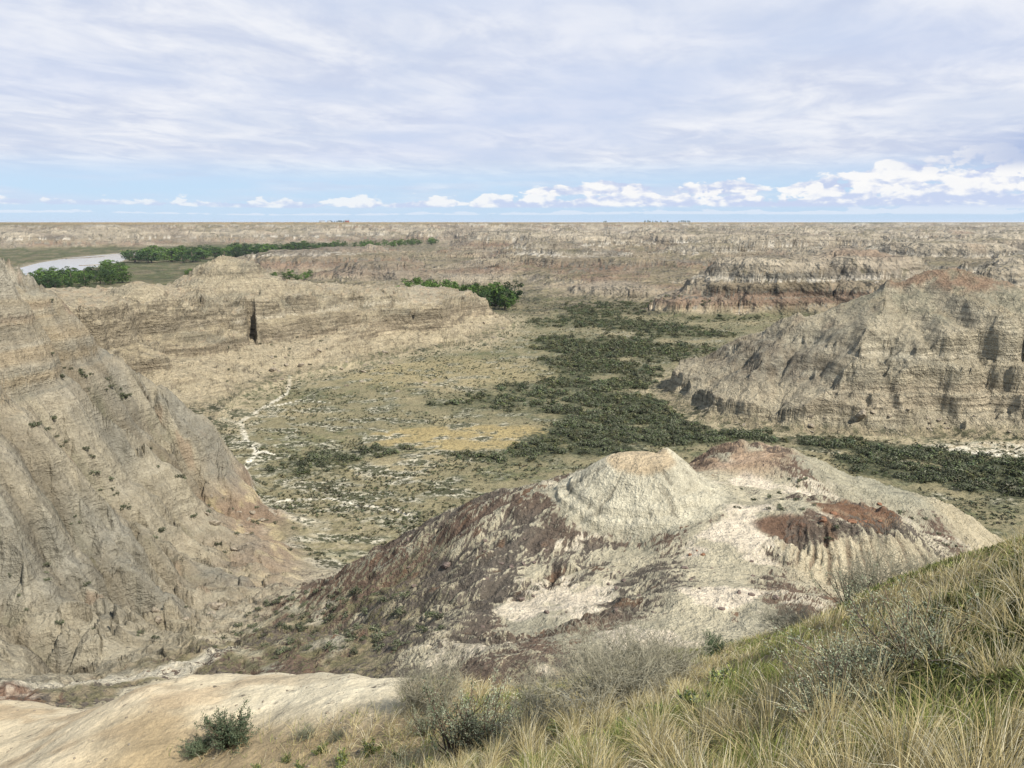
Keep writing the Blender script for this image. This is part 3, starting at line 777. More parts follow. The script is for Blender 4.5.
def earth_mat(name, scales, bump, cs=1.0, cdet=5, bed=0.0, bedz=1.1):
    """Earth: the mapped soil colour broken up by noise of several sizes, with matching relief."""
    m, nt, b = mat(name)
    at = nt.nodes.new('ShaderNodeAttribute'); at.attribute_name = 'soil'
    tc = nt.nodes.new('ShaderNodeTexCoord')
    ac = nt.nodes.new('ShaderNodeAttribute'); ac.attribute_name = 'cover'
    cn_ = nt.nodes.new('ShaderNodeTexNoise'); cn_.inputs['Scale'].default_value = cs; cn_.inputs['Detail'].default_value = cdet; cn_.inputs['Roughness'].default_value = .7
    nt.links.new(tc.outputs['Object'], cn_.inputs['Vector'])
    ad_ = nt.nodes.new('ShaderNodeMath'); ad_.operation = 'MULTIPLY_ADD'; ad_.inputs[1].default_value = .62; ad_.inputs[2].default_value = 0.0
    nt.links.new(ac.outputs['Alpha'], ad_.inputs[0])
    sm_ = nt.nodes.new('ShaderNodeMath'); sm_.operation = 'ADD'
    nt.links.new(ad_.outputs[0], sm_.inputs[0]); nt.links.new(cn_.outputs['Fac'], sm_.inputs[1])
    mr_ = nt.nodes.new('ShaderNodeMapRange'); mr_.interpolation_type = 'SMOOTHSTEP'; mr_.inputs['From Min'].default_value = .74; mr_.inputs['From Max'].default_value = .86
    nt.links.new(sm_.outputs[0], mr_.inputs['Value'])
    mxc = nt.nodes.new('ShaderNodeMix'); mxc.data_type = 'RGBA'
    nt.links.new(mr_.outputs['Result'], mxc.inputs[0]); nt.links.new(at.outputs['Color'], mxc.inputs[6]); nt.links.new(ac.outputs['Color'], mxc.inputs[7])
    prev = mxc.outputs[2]; hsum = None
    for s, amt in scales:
        n = nt.nodes.new('ShaderNodeTexNoise'); n.inputs['Scale'].default_value = s; n.inputs['Detail'].default_value = 5; n.inputs['Roughness'].default_value = .65
        nt.links.new(tc.outputs['Object'], n.inputs['Vector'])
        mr = nt.nodes.new('ShaderNodeMapRange'); mr.inputs['From Min'].default_value = .3; mr.inputs['From Max'].default_value = .7
        mr.inputs['To Min'].default_value = 1 - amt; mr.inputs['To Max'].default_value = 1 + amt
        nt.links.new(n.outputs['Fac'], mr.inputs['Value'])
        mx = nt.nodes.new('ShaderNodeVectorMath'); mx.operation = 'SCALE'
        nt.links.new(prev, mx.inputs[0]); nt.links.new(mr.outputs['Result'], mx.inputs['Scale'])
        prev = mx.outputs['Vector']
        mh = nt.nodes.new('ShaderNodeMath'); mh.operation = 'MULTIPLY'; mh.inputs[1].default_value = 1.0 / s
        nt.links.new(n.outputs['Fac'], mh.inputs[0])
        if hsum is None:
            hsum = mh.outputs[0]
        else:
            ad = nt.nodes.new('ShaderNodeMath'); ad.operation = 'ADD'
            nt.links.new(hsum, ad.inputs[0]); nt.links.new(mh.outputs[0], ad.inputs[1]); hsum = ad.outputs[0]
    if bed > 0:        # thin level beds that show where the face is steep
        mp = nt.nodes.new('ShaderNodeMapping'); mp.inputs['Scale'].default_value = (.05 * bedz, .05 * bedz, bedz)
        nt.links.new(tc.outputs['Object'], mp.inputs['Vector'])
        bn = nt.nodes.new('ShaderNodeTexNoise'); bn.inputs['Scale'].default_value = 1.0; bn.inputs['Detail'].default_value = 6; bn.inputs['Roughness'].default_value = .7
        nt.links.new(mp.outputs[0], bn.inputs['Vector'])
        ge = nt.nodes.new('ShaderNodeNewGeometry'); sx = nt.nodes.new('ShaderNodeSeparateXYZ'); nt.links.new(ge.outputs['True Normal'], sx.inputs[0])
        st = nt.nodes.new('ShaderNodeMapRange'); st.inputs['From Min'].default_value = .9; st.inputs['From Max'].default_value = .5
        nt.links.new(sx.outputs['Z'], st.inputs['Value'])
        br = nt.nodes.new('ShaderNodeMapRange'); br.inputs['From Min'].default_value = .36; br.inputs['From Max'].default_value = .64; br.inputs['To Min'].default_value = -bed; br.inputs['To Max'].default_value = bed * .8
        nt.links.new(bn.outputs['Fac'], br.inputs['Value'])
        m1 = nt.nodes.new('ShaderNodeMath'); m1.operation = 'MULTIPLY_ADD'; m1.inputs[2].default_value = 1.0
        nt.links.new(br.outputs['Result'], m1.inputs[0]); nt.links.new(st.outputs['Result'], m1.inputs[1])
        sc2 = nt.nodes.new('ShaderNodeVectorMath'); sc2.operation = 'SCALE'
        nt.links.new(prev, sc2.inputs[0]); nt.links.new(m1.outputs[0], sc2.inputs['Scale']); prev = sc2.outputs['Vector']
        m2 = nt.nodes.new('ShaderNodeMath'); m2.operation = 'MULTIPLY_ADD'; m2.inputs[1].default_value = .9 / bedz
        nt.links.new(bn.outputs['Fac'], m2.inputs[0]); nt.links.new(hsum, m2.inputs[2]); hsum = m2.outputs[0]
    nt.links.new(prev, b.inputs['Base Color'])
    bp = nt.nodes.new('ShaderNodeBump'); bp.inputs['Strength'].default_value = bump; bp.inputs['Distance'].default_value = 1.0
    nt.links.new(hsum, bp.inputs['Height']); nt.links.new(bp.outputs['Normal'], b.inputs['Normal'])
    return m


def tag(o, label=None, cat=None, group=None, kind=None):
    if label: o['label'] = label
    if cat: o['category'] = cat
    if group: o['group'] = group
    if kind: o['kind'] = kind
    return o


COLL = bpy.context.scene.collection


def np_mesh(name, verts, faces, mats, col=None, smooth=True, midx=None, colname='soil', cov=None):
    """Fast mesh from arrays; faces is (n,3) or (n,4)."""
    me = bpy.data.meshes.new(name)
    verts = np.ascontiguousarray(verts, f32); faces = np.ascontiguousarray(faces, np.int32)
    n, kf = faces.shape
    me.vertices.add(len(verts)); me.vertices.foreach_set('co', verts.ravel())
    me.loops.add(n * kf); me.loops.foreach_set('vertex_index', faces.ravel())
    me.polygons.add(n); me.polygons.foreach_set('loop_start', np.arange(0, n * kf, kf, dtype=np.int32))
    me.polygons.foreach_set('loop_total', np.full(n, kf, np.int32))
    for m in mats:
        me.materials.append(m)
    if midx is not None:
        me.polygons.foreach_set('material_index', np.ascontiguousarray(midx, np.int32))
    me.update(calc_edges=True)
    if smooth:
        me.polygons.foreach_set('use_smooth', np.ones(n, bool))
    if col is not None:
        a = me.attributes.new(colname, 'FLOAT_COLOR', 'POINT')
        c4 = np.ones((len(verts), 4), f32); c4[:, :3] = col
        a.data.foreach_set('color', c4.ravel())
    if cov is not None:
        a = me.attributes.new('cover', 'FLOAT_COLOR', 'POINT')
        a.data.foreach_set('color', np.ascontiguousarray(cov, f32).ravel())
    return me


def link(name, me, parent=None):
    o = bpy.data.objects.new(name, me); COLL.objects.link(o)
    if parent is not None: o.parent = parent
    return o


M_SLOPE = earth_mat('sandy_soil', ((2.2, .12), (14, .16), (60, .18)), .4, 3.0)
M_NEAR = earth_mat('badland_clay', ((.5, .13), (2.6, .22), (11, .2)), 1.0, 1.3, bed=.13, bedz=1.3)
M_MID = earth_mat('bedded_clay', ((.12, .12), (.6, .24), (2.4, .22)), 1.1, .5, bed=.5, bedz=.9)
M_FLOOR = earth_mat('sagebrush_soil', ((.25, .14), (1.1, .26), (4.0, .24)), .6, .6)
M_FAR = earth_mat('distant_clay', ((.012, .14), (.05, .14), (.22, .12)), .8, .06, bed=.6, bedz=.17)

# ---------------------------------------------------------------- cut the sheet into the landforms
def face_zone():
    f = lambda a: a.reshape(NC, NR)[:-1, :-1]
    zid = np.full((NC - 1, NR - 1), 4, np.int32)          # valley floor
    far = f(Z['far']) > .5
    hi = f(h0) > -68.6
    zid[far] = 5
    zid[far & (f(h0) > -9.5) & (f(Z['r']) > 1500)] = 6
    zid[(f(Z['mesa']) > .3) & (f(gyf) < 640) ] = 2
    zid[f(Z['butte']) > .3] = 3
    zid[(f(Z['spur']) > .5) & hi & (f(Z['mesa']) <= .3)] = 1
    zid[(f(Z['knoll']) > .5) & hi] = 7
    zid[(f(gyf) < 52 - .0 * f(gxf)) & (f(Z['spur']) <= .5) & (f(gyf) < 30 + 0 * f(gxf))] = 0
    zid[(f(gyf) < 60) & (zid == 4)] = 0
    zid[(f(gyf) < 180) & (zid == 4) & hi] = 1
    return zid


zid = face_zone()
vid = np.arange(NC * NR).reshape(NC, NR)
quads = np.stack([vid[:-1, :-1], vid[1:, :-1], vid[1:, 1:], vid[:-1, 1:]], -1)
ALLV = np.stack([gxf, gyf, hz], -1)
STRUCT = [
    ('hillside', M_SLOPE, 'steep grassy hillside below the viewpoint with a pale clay rib on its left', 'hillside'),
    ('badland_spur', M_NEAR, 'bare buff clay spur sweeping down across the left side of the gully', 'badland slope'),
    ('mesa', M_MID, 'long pale cliff-edged mesa ending in a blocky tip above the valley flat', 'mesa'),
    ('butte', M_MID, 'broad banded butte with a sheer front cliff and reddish ridge top', 'butte'),
    ('valley_floor', M_FLOOR, 'flat valley floor of sagebrush, dry grass and white salt crust', 'valley floor'),
    ('badlands_terrain', M_FAR, 'maze of low banded badland hills stretching to the far rim', 'badlands'),
    ('prairie_plateau', M_FAR, 'level dry prairie along the horizon above the badlands', 'plain'),
    ('badland_knoll', M_NEAR, 'pale knoll with a fluted clay cone and dark ironstone streaks', 'badland hill'),
]
for i, (nm, m_, lab, cat) in enumerate(STRUCT):
    q = quads[zid == i]
    if len(q) == 0:
        continue
    u, inv = np.unique(q, return_inverse=True)
    me = np_mesh(nm, ALLV[u], inv.reshape(-1, 4), [m_], COL[u], cov=np.c_[COV[u], AMT[u]])
    tag(link(nm, me), lab, cat, None, 'structure')

# ground round the viewpoint, beside and behind the fan
gx1 = np.arange(-34, 30.01, .14); gy1 = np.arange(-14, 30.01, .14)
PX, PY = np.meshgrid(gx1, gy1, indexing='ij'); pxf, pyf = PX.ravel(), PY.ravel()
ph_, pch, ph0, pZ, ps0 = heights(pxf, pyf)
pz = ph_ - .012
G = np.stack([PX, PY, pz.reshape(PX.shape)], -1)
n_ = np.cross(np.gradient(G, axis=0), np.gradient(G, axis=1)); n_ /= np.linalg.norm(n_, axis=-1, keepdims=True) + 1e-12
pc, pcov, pam = ground_color(pxf, pyf, pz, pch, pZ, np.abs(n_[..., 2]).ravel().astype(f32), ps0)
pv_ = np.arange(pxf.size).reshape(PX.shape)
pq = np.stack([pv_[:-1, :-1], pv_[1:, :-1], pv_[1:, 1:], pv_[:-1, 1:]], -1)
ca_ = np.abs(np.arctan2(PX[:-1, :-1] + .07, PY[:-1, :-1] + .07)); cr_ = np.hypot(PX[:-1, :-1] + .07, PY[:-1, :-1] + .07)
pq = pq[(ca_ * cr_ > AMAX * cr_ - .25) | (cr_ < 1.15)]
u, inv = np.unique(pq, return_inverse=True)
tag(link('hillside', np_mesh('hillside', np.stack([pxf, pyf, pz], -1)[u], inv.reshape(-1, 4), [M_SLOPE], pc[u], cov=np.c_[pcov[u], pam[u]])),
    'trampled sandy ground on either side of the viewpoint', 'hillside', None, 'structure')
# ---------------------------------------------------------------- plants and loose things
def leaf_mat(name, rough=.8, trans=.0):
    m, nt, b = mat(name)
    at = nt.nodes.new('ShaderNodeAttribute'); at.attribute_name = 'tint'
    tc = nt.nodes.new('ShaderNodeTexCoord')
    n = nt.nodes.new('ShaderNodeTexNoise'); n.inputs['Scale'].default_value = 9.0; n.inputs['Detail'].default_value = 3
    nt.links.new(tc.outputs['Object'], n.inputs['Vector'])
    oi = nt.nodes.new('ShaderNodeObjectInfo')
    mr = nt.nodes.new('ShaderNodeMapRange'); mr.inputs['From Min'].default_value = .3; mr.inputs['From Max'].default_value = .7; mr.inputs['To Min'].default_value = .75; mr.inputs['To Max'].default_value = 1.25
    nt.links.new(n.outputs['Fac'], mr.inputs['Value'])
    m2 = nt.nodes.new('ShaderNodeMapRange'); m2.inputs['To Min'].default_value = .6; m2.inputs['To Max'].default_value = 1.4
    nt.links.new(oi.outputs['Random'], m2.inputs['Value'])
    mu = nt.nodes.new('ShaderNodeMath'); mu.operation = 'MULTIPLY'
    nt.links.new(mr.outputs['Result'], mu.inputs[0]); nt.links.new(m2.outputs['Result'], mu.inputs[1])
    sc_ = nt.nodes.new('ShaderNodeVectorMath'); sc_.operation = 'SCALE'
    nt.links.new(at.outputs['Color'], sc_.inputs[0]); nt.links.new(mu.outputs[0], sc_.inputs['Scale'])
    nt.links.new(sc_.outputs['Vector'], b.inputs['Base Color'])
    b.inputs['Roughness'].default_value = rough
    if trans > 0:
        tl = nt.nodes.new('ShaderNodeBsdfTranslucent'); mxs = nt.nodes.new('ShaderNodeMixShader'); mxs.inputs[0].default_value = trans
        nt.links.new(sc_.outputs['Vector'], tl.inputs['Color']); nt.links.new(b.outputs[0], mxs.inputs[1]); nt.links.new(tl.outputs[0], mxs.inputs[2])
        nt.links.new(mxs.outputs[0], nt.nodes['Material Output'].inputs['Surface'])
    return m


def bark_mat(name, c):
    m, nt, b = mat(name)
    tc = nt.nodes.new('ShaderNodeTexCoord')
    n = nt.nodes.new('ShaderNodeTexNoise'); n.inputs['Scale'].default_value = 30; n.inputs['Detail'].default_value = 4
    mp = nt.nodes.new('ShaderNodeMapping'); mp.inputs['Scale'].default_value = (1, 1, .2)
    nt.links.new(tc.outputs['Object'], mp.inputs['Vector']); nt.links.new(mp.outputs[0], n.inputs['Vector'])
    r = nt.nodes.new('ShaderNodeValToRGB'); r.color_ramp.elements[0].position = .3; r.color_ramp.elements[1].position = .7
    r.color_ramp.elements[0].color = tuple(v * .55 for v in c) + (1,); r.color_ramp.elements[1].color = tuple(c) + (1,)
    nt.links.new(n.outputs['Fac'], r.inputs[0]); nt.links.new(r.outputs[0], b.inputs['Base Color'])
    return m


M_LEAF = leaf_mat('cottonwood_leaf', .8, .3); M_BUSH = leaf_mat('brush_leaf'); M_SAGE = leaf_mat('sage_leaf', .8, .2); M_GRASS = leaf_mat('grass_blade', .7, .35)
M_BARK = bark_mat('cottonwood_bark', (.16, .13, .10)); M_TWIG = bark_mat('grey_twig', (.37, .345, .25)); M_STEM = bark_mat('brown_stem', (.17, .125, .09))


def leaf_cloud(rng, centers, radii, n, size, cols, aspect=.6, shell=.55, squash=1.0, outward=.6):
    """n small quads spread through a set of lobes; returns verts, quads, colours."""
    k = rng.integers(0, len(centers), n)
    d = rng.normal(size=(n, 3)); d /= np.linalg.norm(d, axis=1, keepdims=True)
    rad = shell + (1 - shell) * rng.random(n) ** .7
    P = centers[k] + d * (radii[k] * rad)[:, None] * np.array([1, 1, squash])
    nrm = d * outward + rng.normal(size=(n, 3)) * .55 + np.array([0, 0, .25])
    nrm /= np.linalg.norm(nrm, axis=1, keepdims=True)
    t = np.cross(nrm, rng.normal(size=(n, 3))); t /= np.linalg.norm(t, axis=1, keepdims=True)
    b = np.cross(nrm, t)
    s = size * rng.uniform(.6, 1.35, n)[:, None]
    V = np.stack([P - t * s, P + b * s * aspect, P + t * s, P - b * s * aspect], 1).reshape(-1, 3)
    F = np.arange(n * 4).reshape(n, 4)
    c = cols[rng.integers(0, len(cols), n)] * rng.uniform(.75, 1.25, (n, 1))
    return V, F, np.repeat(c, 4, 0)


def tube(pts, radii, sides=5):
    """Tapered tube along points."""
    pts = np.asarray(pts, float); V = []; F = []
    for i, p in enumerate(pts):
        d = pts[min(i + 1, len(pts) - 1)] - pts[max(i - 1, 0)]; d /= (np.linalg.norm(d) + 1e-9)
        a = np.cross(d, [.31, .17, .93] if abs(d[2]) < .9 else [1, 0, 0]); a /= np.linalg.norm(a); b = np.cross(d, a)
        th = np.linspace(0, 2 * math.pi, sides, endpoint=False)
        V.append(p + radii[i] * (np.cos(th)[:, None] * a + np.sin(th)[:, None] * b))
    for i in range(len(pts) - 1):
        for j in range(sides):
            F.append((i * sides + j, i * sides + (j + 1) % sides, (i + 1) * sides + (j + 1) % sides, (i + 1) * sides + j))
    return np.concatenate(V), np.array(F)


def join(parts):
    V = []; F = []; Cc = []; o = 0
    for p in parts:
        V.append(p[0]); F.append(p[1] + o); o += len(p[0])
        if len(p) > 2: Cc.append(p[2])
    return (np.concatenate(V), np.concatenate(F)) + ((np.concatenate(Cc),) if Cc else ())


def thing(name, label, cat, loc, group=None, rz=0.0, sc=1.0):
    o = bpy.data.objects.new(name, None); COLL.objects.link(o)
    o.empty_display_size = .2; o.location = loc; o.rotation_euler = (0, 0, rz); o.scale = (sc,) * 3 if not isinstance(sc, tuple) else sc
    return tag(o, label, cat, group)


def ground_z(pts):
    p = np.asarray(pts, float).reshape(-1, 2)
    return heights(p[:, 0], p[:, 1])[0]


# ---- river
rv = [(x, y) for x, y in RIVER]
wm, nt_, wb = mat('river_water')
wb.inputs['Base Color'].default_value = (.30, .29, .27, 1); wb.inputs['Roughness'].default_value = .16; wb.inputs['Specular IOR Level'].default_value = .6
tcw = nt_.nodes.new('ShaderNodeTexCoord'); nw = nt_.nodes.new('ShaderNodeTexNoise'); nw.inputs['Scale'].default_value = .12; nw.inputs['Detail'].default_value = 4
nt_.links.new(tcw.outputs['Object'], nw.inputs['Vector']); bw = nt_.nodes.new('ShaderNodeBump'); bw.inputs['Strength'].default_value = .25; bw.inputs['Distance'].default_value = .3
nt_.links.new(nw.outputs['Fac'], bw.inputs['Height']); nt_.links.new(bw.outputs['Normal'], wb.inputs['Normal'])
ex = 30
nL = len(RIVER_L)
Lp = np.array(RIVER_L); Rp = np.array(RIVER_R[:nL] if len(RIVER_R) >= nL else RIVER_R)
def resamp(P, n):
    P = np.array(P); s = np.r_[0, np.cumsum(np.hypot(*np.diff(P, axis=0).T))]; u = np.linspace(0, s[-1], n)
    return np.c_[np.interp(u, s, P[:, 0]), np.interp(u, s, P[:, 1])]
Lp, Rp = resamp(RIVER_L, 40), resamp(RIVER_R, 40)
dv = Lp - Rp; dn = dv / (np.linalg.norm(dv, axis=1, keepdims=True) + 1e-6)
Lp = Lp + dn * 12; Rp = Rp - dn * 12
V = np.concatenate([np.c_[Lp, np.full(40, FLOOR - .75)], np.c_[Rp, np.full(40, FLOOR - .75)]])
F = np.array([(i, i + 1, 41 + i, 40 + i) for i in range(39)])
tag(link('river', np_mesh('river', V, F, [wm])), 'pale grey river bending through the green flats', 'river', None, 'structure')


def bar(px0, px1, w, name, lab):
    a = np.array(on_floor(*px0)); b = np.array(on_floor(*px1)); t = np.linspace(0, 1, 24); P = a + (b - a) * t[:, None]
    n = np.array([-(b - a)[1], (b - a)[0]]); n /= np.linalg.norm(n)
    hw = w * np.sin(math.pi * np.clip(t, .02, .98)) ** .6 * (1 + .3 * np.sin(t * 19))
    rows = []
    for k, (f, z) in enumerate(((-1, -1.6), (-.8, -.45), (-.3, .05), (.3, .1), (.8, -.4), (1, -1.6))):
        rows.append(np.c_[P + n * (hw * f)[:, None], np.full(24, FLOOR + z)])
    V = np.concatenate(rows); F = np.array([(k * 24 + i, k * 24 + i + 1, (k + 1) * 24 + i + 1, (k + 1) * 24 + i) for k in range(5) for i in range(23)])
    col = np.tile(C(.20, .165, .125), (len(V), 1)); cov = np.tile(np.array([.3, .26, .19, .4], f32), (len(V), 1))
    tag(link(name, np_mesh(name, V, F, [M_FAR], col, cov=cov)), lab, 'sand bar', None, 'structure')


bar((66, 258.6), (104, 256.2), 13, 'sand_bar', 'long brown sand bar near the far bank of the river')
bar((79, 265.2), (102, 264.4), 7, 'sand_bar', 'short brown sand bar close to the trees on the near bank')

# ---- cottonwoods
rt = np.random.default_rng(21)
CW = np.array([C(.07, .122, .026), C(.09, .148, .032), C(.058, .10, .026), C(.105, .165, .04)])
CD = np.array([C(.042, .072, .026), C(.056, .094, .032), C(.034, .058, .022)])


def tree_meshes(i, cols, slim):
    rng = np.random.default_rng(100 + i)
    nl = rng.integers(15, 21)
    c = np.zeros((nl, 3)); th = rng.random(nl) * 2 * math.pi; rr = rng.random(nl) ** .6 * .34 * slim
    zz = rng.uniform(.16, .86, nl)
    env = np.sin(np.clip((zz - .0) / 1.0, 0, 1) * math.pi) ** .6
    c[:, 0] = np.cos(th) * rr * env * 1.1; c[:, 1] = np.sin(th) * rr * env * 1.1; c[:, 2] = zz
    rad = rng.uniform(.10, .19, nl) * (1.1 - .35 * zz)
    crown = leaf_cloud(rng, c, rad, 620, .034, cols, .7, .45, .85)
    mc = np_mesh('crown', crown[0], crown[1], [M_LEAF], crown[2], smooth=False, colname='tint')
    parts = [tube([(0, 0, -.04), (.005, 0, .2), (.02, .01, .45), (.01, .02, .75)], [.028, .022, .015, .005], 6)]
    for k in range(5):
        p = c[k]
        parts.append(tube([(.008, 0, .22 + .06 * k), p * np.array([.55, .55, 0]) + np.array([0, 0, (.22 + .06 * k) * .4 + p[2] * .6]), p], [.012, .008, .003], 5))
    tv, tf = join(parts)
    return mc, np_mesh('trunk', tv, tf, [M_BARK])


TREES = [tree_meshes(i, CW if i < 4 else CD, 1.0 if i % 2 else .8) for i in range(6)]


def plant_tree(x, y, z, hgt, kind, label, group, wide=1.0):
    t = thing('cottonwood_tree', label, 'tree', (x, y, z - .2), group, rt.random() * 6.28, (hgt * wide, hgt * wide, hgt))
    mc, mt = TREES[kind]
    link('crown', mc, t); link('trunk', mt, t)


def belt(pxa, pxb, n, h, kinds, label, group, wide=1.0, jit=6.0):
    """n trees scattered over the flat between survey points."""
    spots = []
    for i in range(n):
        f = (i + rt.random()) / n
        px = np.interp(f, np.linspace(0, 1, len(pxa)), [p[0] for p in pxa]); y0 = np.interp(f, np.linspace(0, 1, len(pxa)), [p[1] for p in pxa]); y1 = np.interp(f, np.linspace(0, 1, len(pxb)), [p[1] for p in pxb])
        x, y = on_floor(px, y0 + (y1 - y0) * rt.random())
        spots.append((x + rt.normal() * jit, y + rt.normal() * jit))
    zs = ground_z(spots)
    for (x, y), z in zip(spots, zs):
        plant_tree(x, y, min(z, FLOOR + 3), h * rt.uniform(.75, 1.2), int(rt.choice(kinds)), label, group, wide * rt.uniform(.9, 1.25))


belt([(412, 299), (440, 301), (470, 303)], [(412, 304), (440, 306), (470, 308)], 22, 20.5, [0, 1, 2, 3], 'bright green cottonwood in the lighter half of the grove behind the mesa tip', 'bright cottonwoods behind the mesa tip', 1.1, 3)
belt([(470, 301), (495, 302), (517, 305)], [(470, 307), (495, 309), (517, 311)], 17, 19.0, [0, 2, 4], 'tall darker cottonwood at the end of the grove beside the mesa tip', 'tall cottonwoods beside the mesa tip', 1.1, 3)
belt([(34, 279), (60, 276), (100, 270), (125, 264)], [(50, 290), (90, 288), (140, 286), (180, 283)], 58, 15, [0, 1, 2, 3, 4, 5], 'green cottonwood on the near bank of the river', 'cottonwoods on the near river bank', 1.5, 8)
belt([(28, 281), (60, 284)], [(40, 292), (75, 294)], 14, 15, [4, 5], 'dark evergreen-looking tree at the bend of the river', 'dark trees at the river bend', 1.0, 6)
belt([(128, 258), (200, 253), (260, 250), (330, 249)], [(150, 264), (210, 262), (270, 258), (340, 252)], 92, 22, [2, 3, 4, 5], 'dark green cottonwood in the broad belt beyond the river bend', 'cottonwoods of the belt beyond the river bend', 2.0, 14)
belt([(190, 276), (215, 275)], [(190, 281), (215, 280)], 9, 12, [0, 1], 'bright green cottonwood standing behind the round butte on the mesa', 'cottonwoods behind the round butte', 1.2, 5)
belt([(262, 279), (312, 278)], [(262, 283), (312, 282)], 12, 10, [0, 1, 2], 'low bright tree just over the mesa behind the butte', 'low trees over the mesa', 1.3, 5)
belt([(340, 247), (390, 245), (432, 243.5)], [(340, 250), (390, 247.5), (432, 245)], 34, 20, [0, 1, 2], 'green cottonwood in the farthest belt below the plateau', 'cottonwoods of the farthest belt', 1.4, 20)
belt([(2, 277), (24, 274)], [(2, 288), (20, 283)], 7, 12, [4, 2], 'dark green tree on the flat left of the river', 'trees on the flat left of the river', 1.1, 6)

# ---- prairie skyline: farmstead and shelterbelt
def box(cx, cy, cz, sx, sy, sz):
    v = np.array([(a, b, c) for a in (-.5, .5) for b in (-.5, .5) for c in (0, 1)], float) * (sx, sy, sz) + (cx, cy, cz)
    return v, np.array([(0, 1, 3, 2), (4, 6, 7, 5), (0, 4, 5, 1), (2, 3, 7, 6), (0, 2, 6, 4), (1, 5, 7, 3)])


def gable(cx, cy, cz, sx, sy, h, eave=.6):
    a, b = sx / 2 + eave, sy / 2 + eave
    v = np.array([(-a, -b, 0), (a, -b, 0), (a, b, 0), (-a, b, 0), (-a, 0, h), (a, 0, h), (-a, -b, -.3), (a, -b, -.3), (a, b, -.3), (-a, b, -.3)], float) + (cx, cy, cz)
    return v, np.array([(0, 1, 5, 4), (2, 3, 4, 5), (0, 4, 3, 3), (1, 2, 5, 5), (6, 7, 1, 0), (7, 8, 2, 1), (8, 9, 3, 2), (9, 6, 0, 3), (6, 9, 8, 7)])


def paint(name, c):
    m, nt, b = mat(name); b.inputs['Base Color'].default_value = c + (1,); b.inputs['Roughness'].default_value = .6
    n = nt.nodes.new('ShaderNodeTexNoise'); n.inputs['Scale'].default_value = 1.5; r = nt.nodes.new('ShaderNodeValToRGB')
    r.color_ramp.elements[0].color = tuple(v * .8 for v in c) + (1,); r.color_ramp.elements[1].color = tuple(min(1, v * 1.1) for v in c) + (1,)
    nt.links.new(n.outputs['Fac'], r.inputs[0]); nt.links.new(r.outputs[0], b.inputs['Base Color'])
    return m


M_RED, M_WHITE, M_ROOF, M_PANE = paint('red_boards', (.28, .07, .05)), paint('white_boards', (.7, .7, .68)), paint('grey_roof', (.2, .2, .21)), paint('dark_window', (.05, .06, .08))
for px, sx, sy, hh, mt_, lab in ((347.0, 22, 14, 8, M_RED, 'small red barn on the prairie skyline'), (329.0, 16, 11, 6, M_WHITE, 'small white farmhouse on the prairie skyline, left of the red barn'), (322.0, 26, 12, 6, M_WHITE, 'long low white shed on the prairie skyline, leftmost farm building')):
    x, y, _ = at_y(px, 222, 4200.0); z = float(ground_z([(x, y)])[0])
    t = thing('farm_building', lab, 'building', (x, y, z - .3))
    v, f = box(0, 0, 0, sx, sy, hh); link('wall', np_mesh('wall', v, f, [mt_], smooth=False), t)
    v, f = gable(0, 0, hh + .3, sx, sy, sy * .4); 
    f3 = [tuple(dict.fromkeys(q)) for q in f.tolist()]
    me = bpy.data.meshes.new('roof'); me.from_pydata(v.tolist(), [], f3); me.materials.append(M_ROOF); link('roof', me, t)
    v, f = box(0, -sy / 2 - .03, 0.2, 2.4, .12, 2.9); link('door', np_mesh('door', v, f, [M_PANE], smooth=False), t)
    for k in (-1, 1):
        v, f = box(k * sx * .3, -sy / 2 - .03, 2.6, 1.6, .12, 1.4); link('window', np_mesh('window', v, f, [M_PANE], smooth=False), t)
sk = []
for px in list(np.linspace(330, 344, 8)) + list(np.linspace(645, 660, 7)) + [668.5] + list(np.linspace(679, 690, 6)) + [603.5, 606]:
    x, y, _ = at_y(px + rt.normal() * .5, 222, 4500.0 + rt.normal() * 60); sk.append((x, y))
zs = ground_z(sk)
for k, ((x, y), z) in enumerate(zip(sk, zs)):
    farm = k < 8
    plant_tree(x, y, z, rt.uniform(9, 15), int(rt.integers(3, 6)), 'dark tree of the farmyard on the prairie skyline' if farm else 'dark tree of the broken shelterbelt on the prairie skyline', 'farmyard trees' if farm else 'shelterbelt trees on the skyline', 1.3)

# ---- brush of the creek flat
rb = np.random.default_rng(33)
BD = np.array([C(.075, .08, .047), C(.09, .095, .06), C(.06, .07, .038), C(.115, .118, .078), C(.08, .10, .042)])
BS = np.array([C(.09, .092, .058), C(.07, .076, .045), C(.115, .112, .073), C(.058, .064, .036)])


def bush_arrays(seed, n, size, cols, lobes=7):
    rng = np.random.default_rng(seed)
    c = np.zeros((lobes, 3)); th = rng.random(lobes) * 6.283; rr = .36 * rng.random(lobes) ** .5
    c[:, 0] = np.cos(th) * rr; c[:, 1] = np.sin(th) * rr; c[:, 2] = rng.uniform(.16, .42, lobes) * (1.15 - rr)
    rad = rng.uniform(.17, .28, lobes)
    V, F, cc = leaf_cloud(rng, c, rad, n, size, cols, .65, .5, .9)
    V[:, 2] = np.maximum(V[:, 2], -.03)
    return V, F, cc


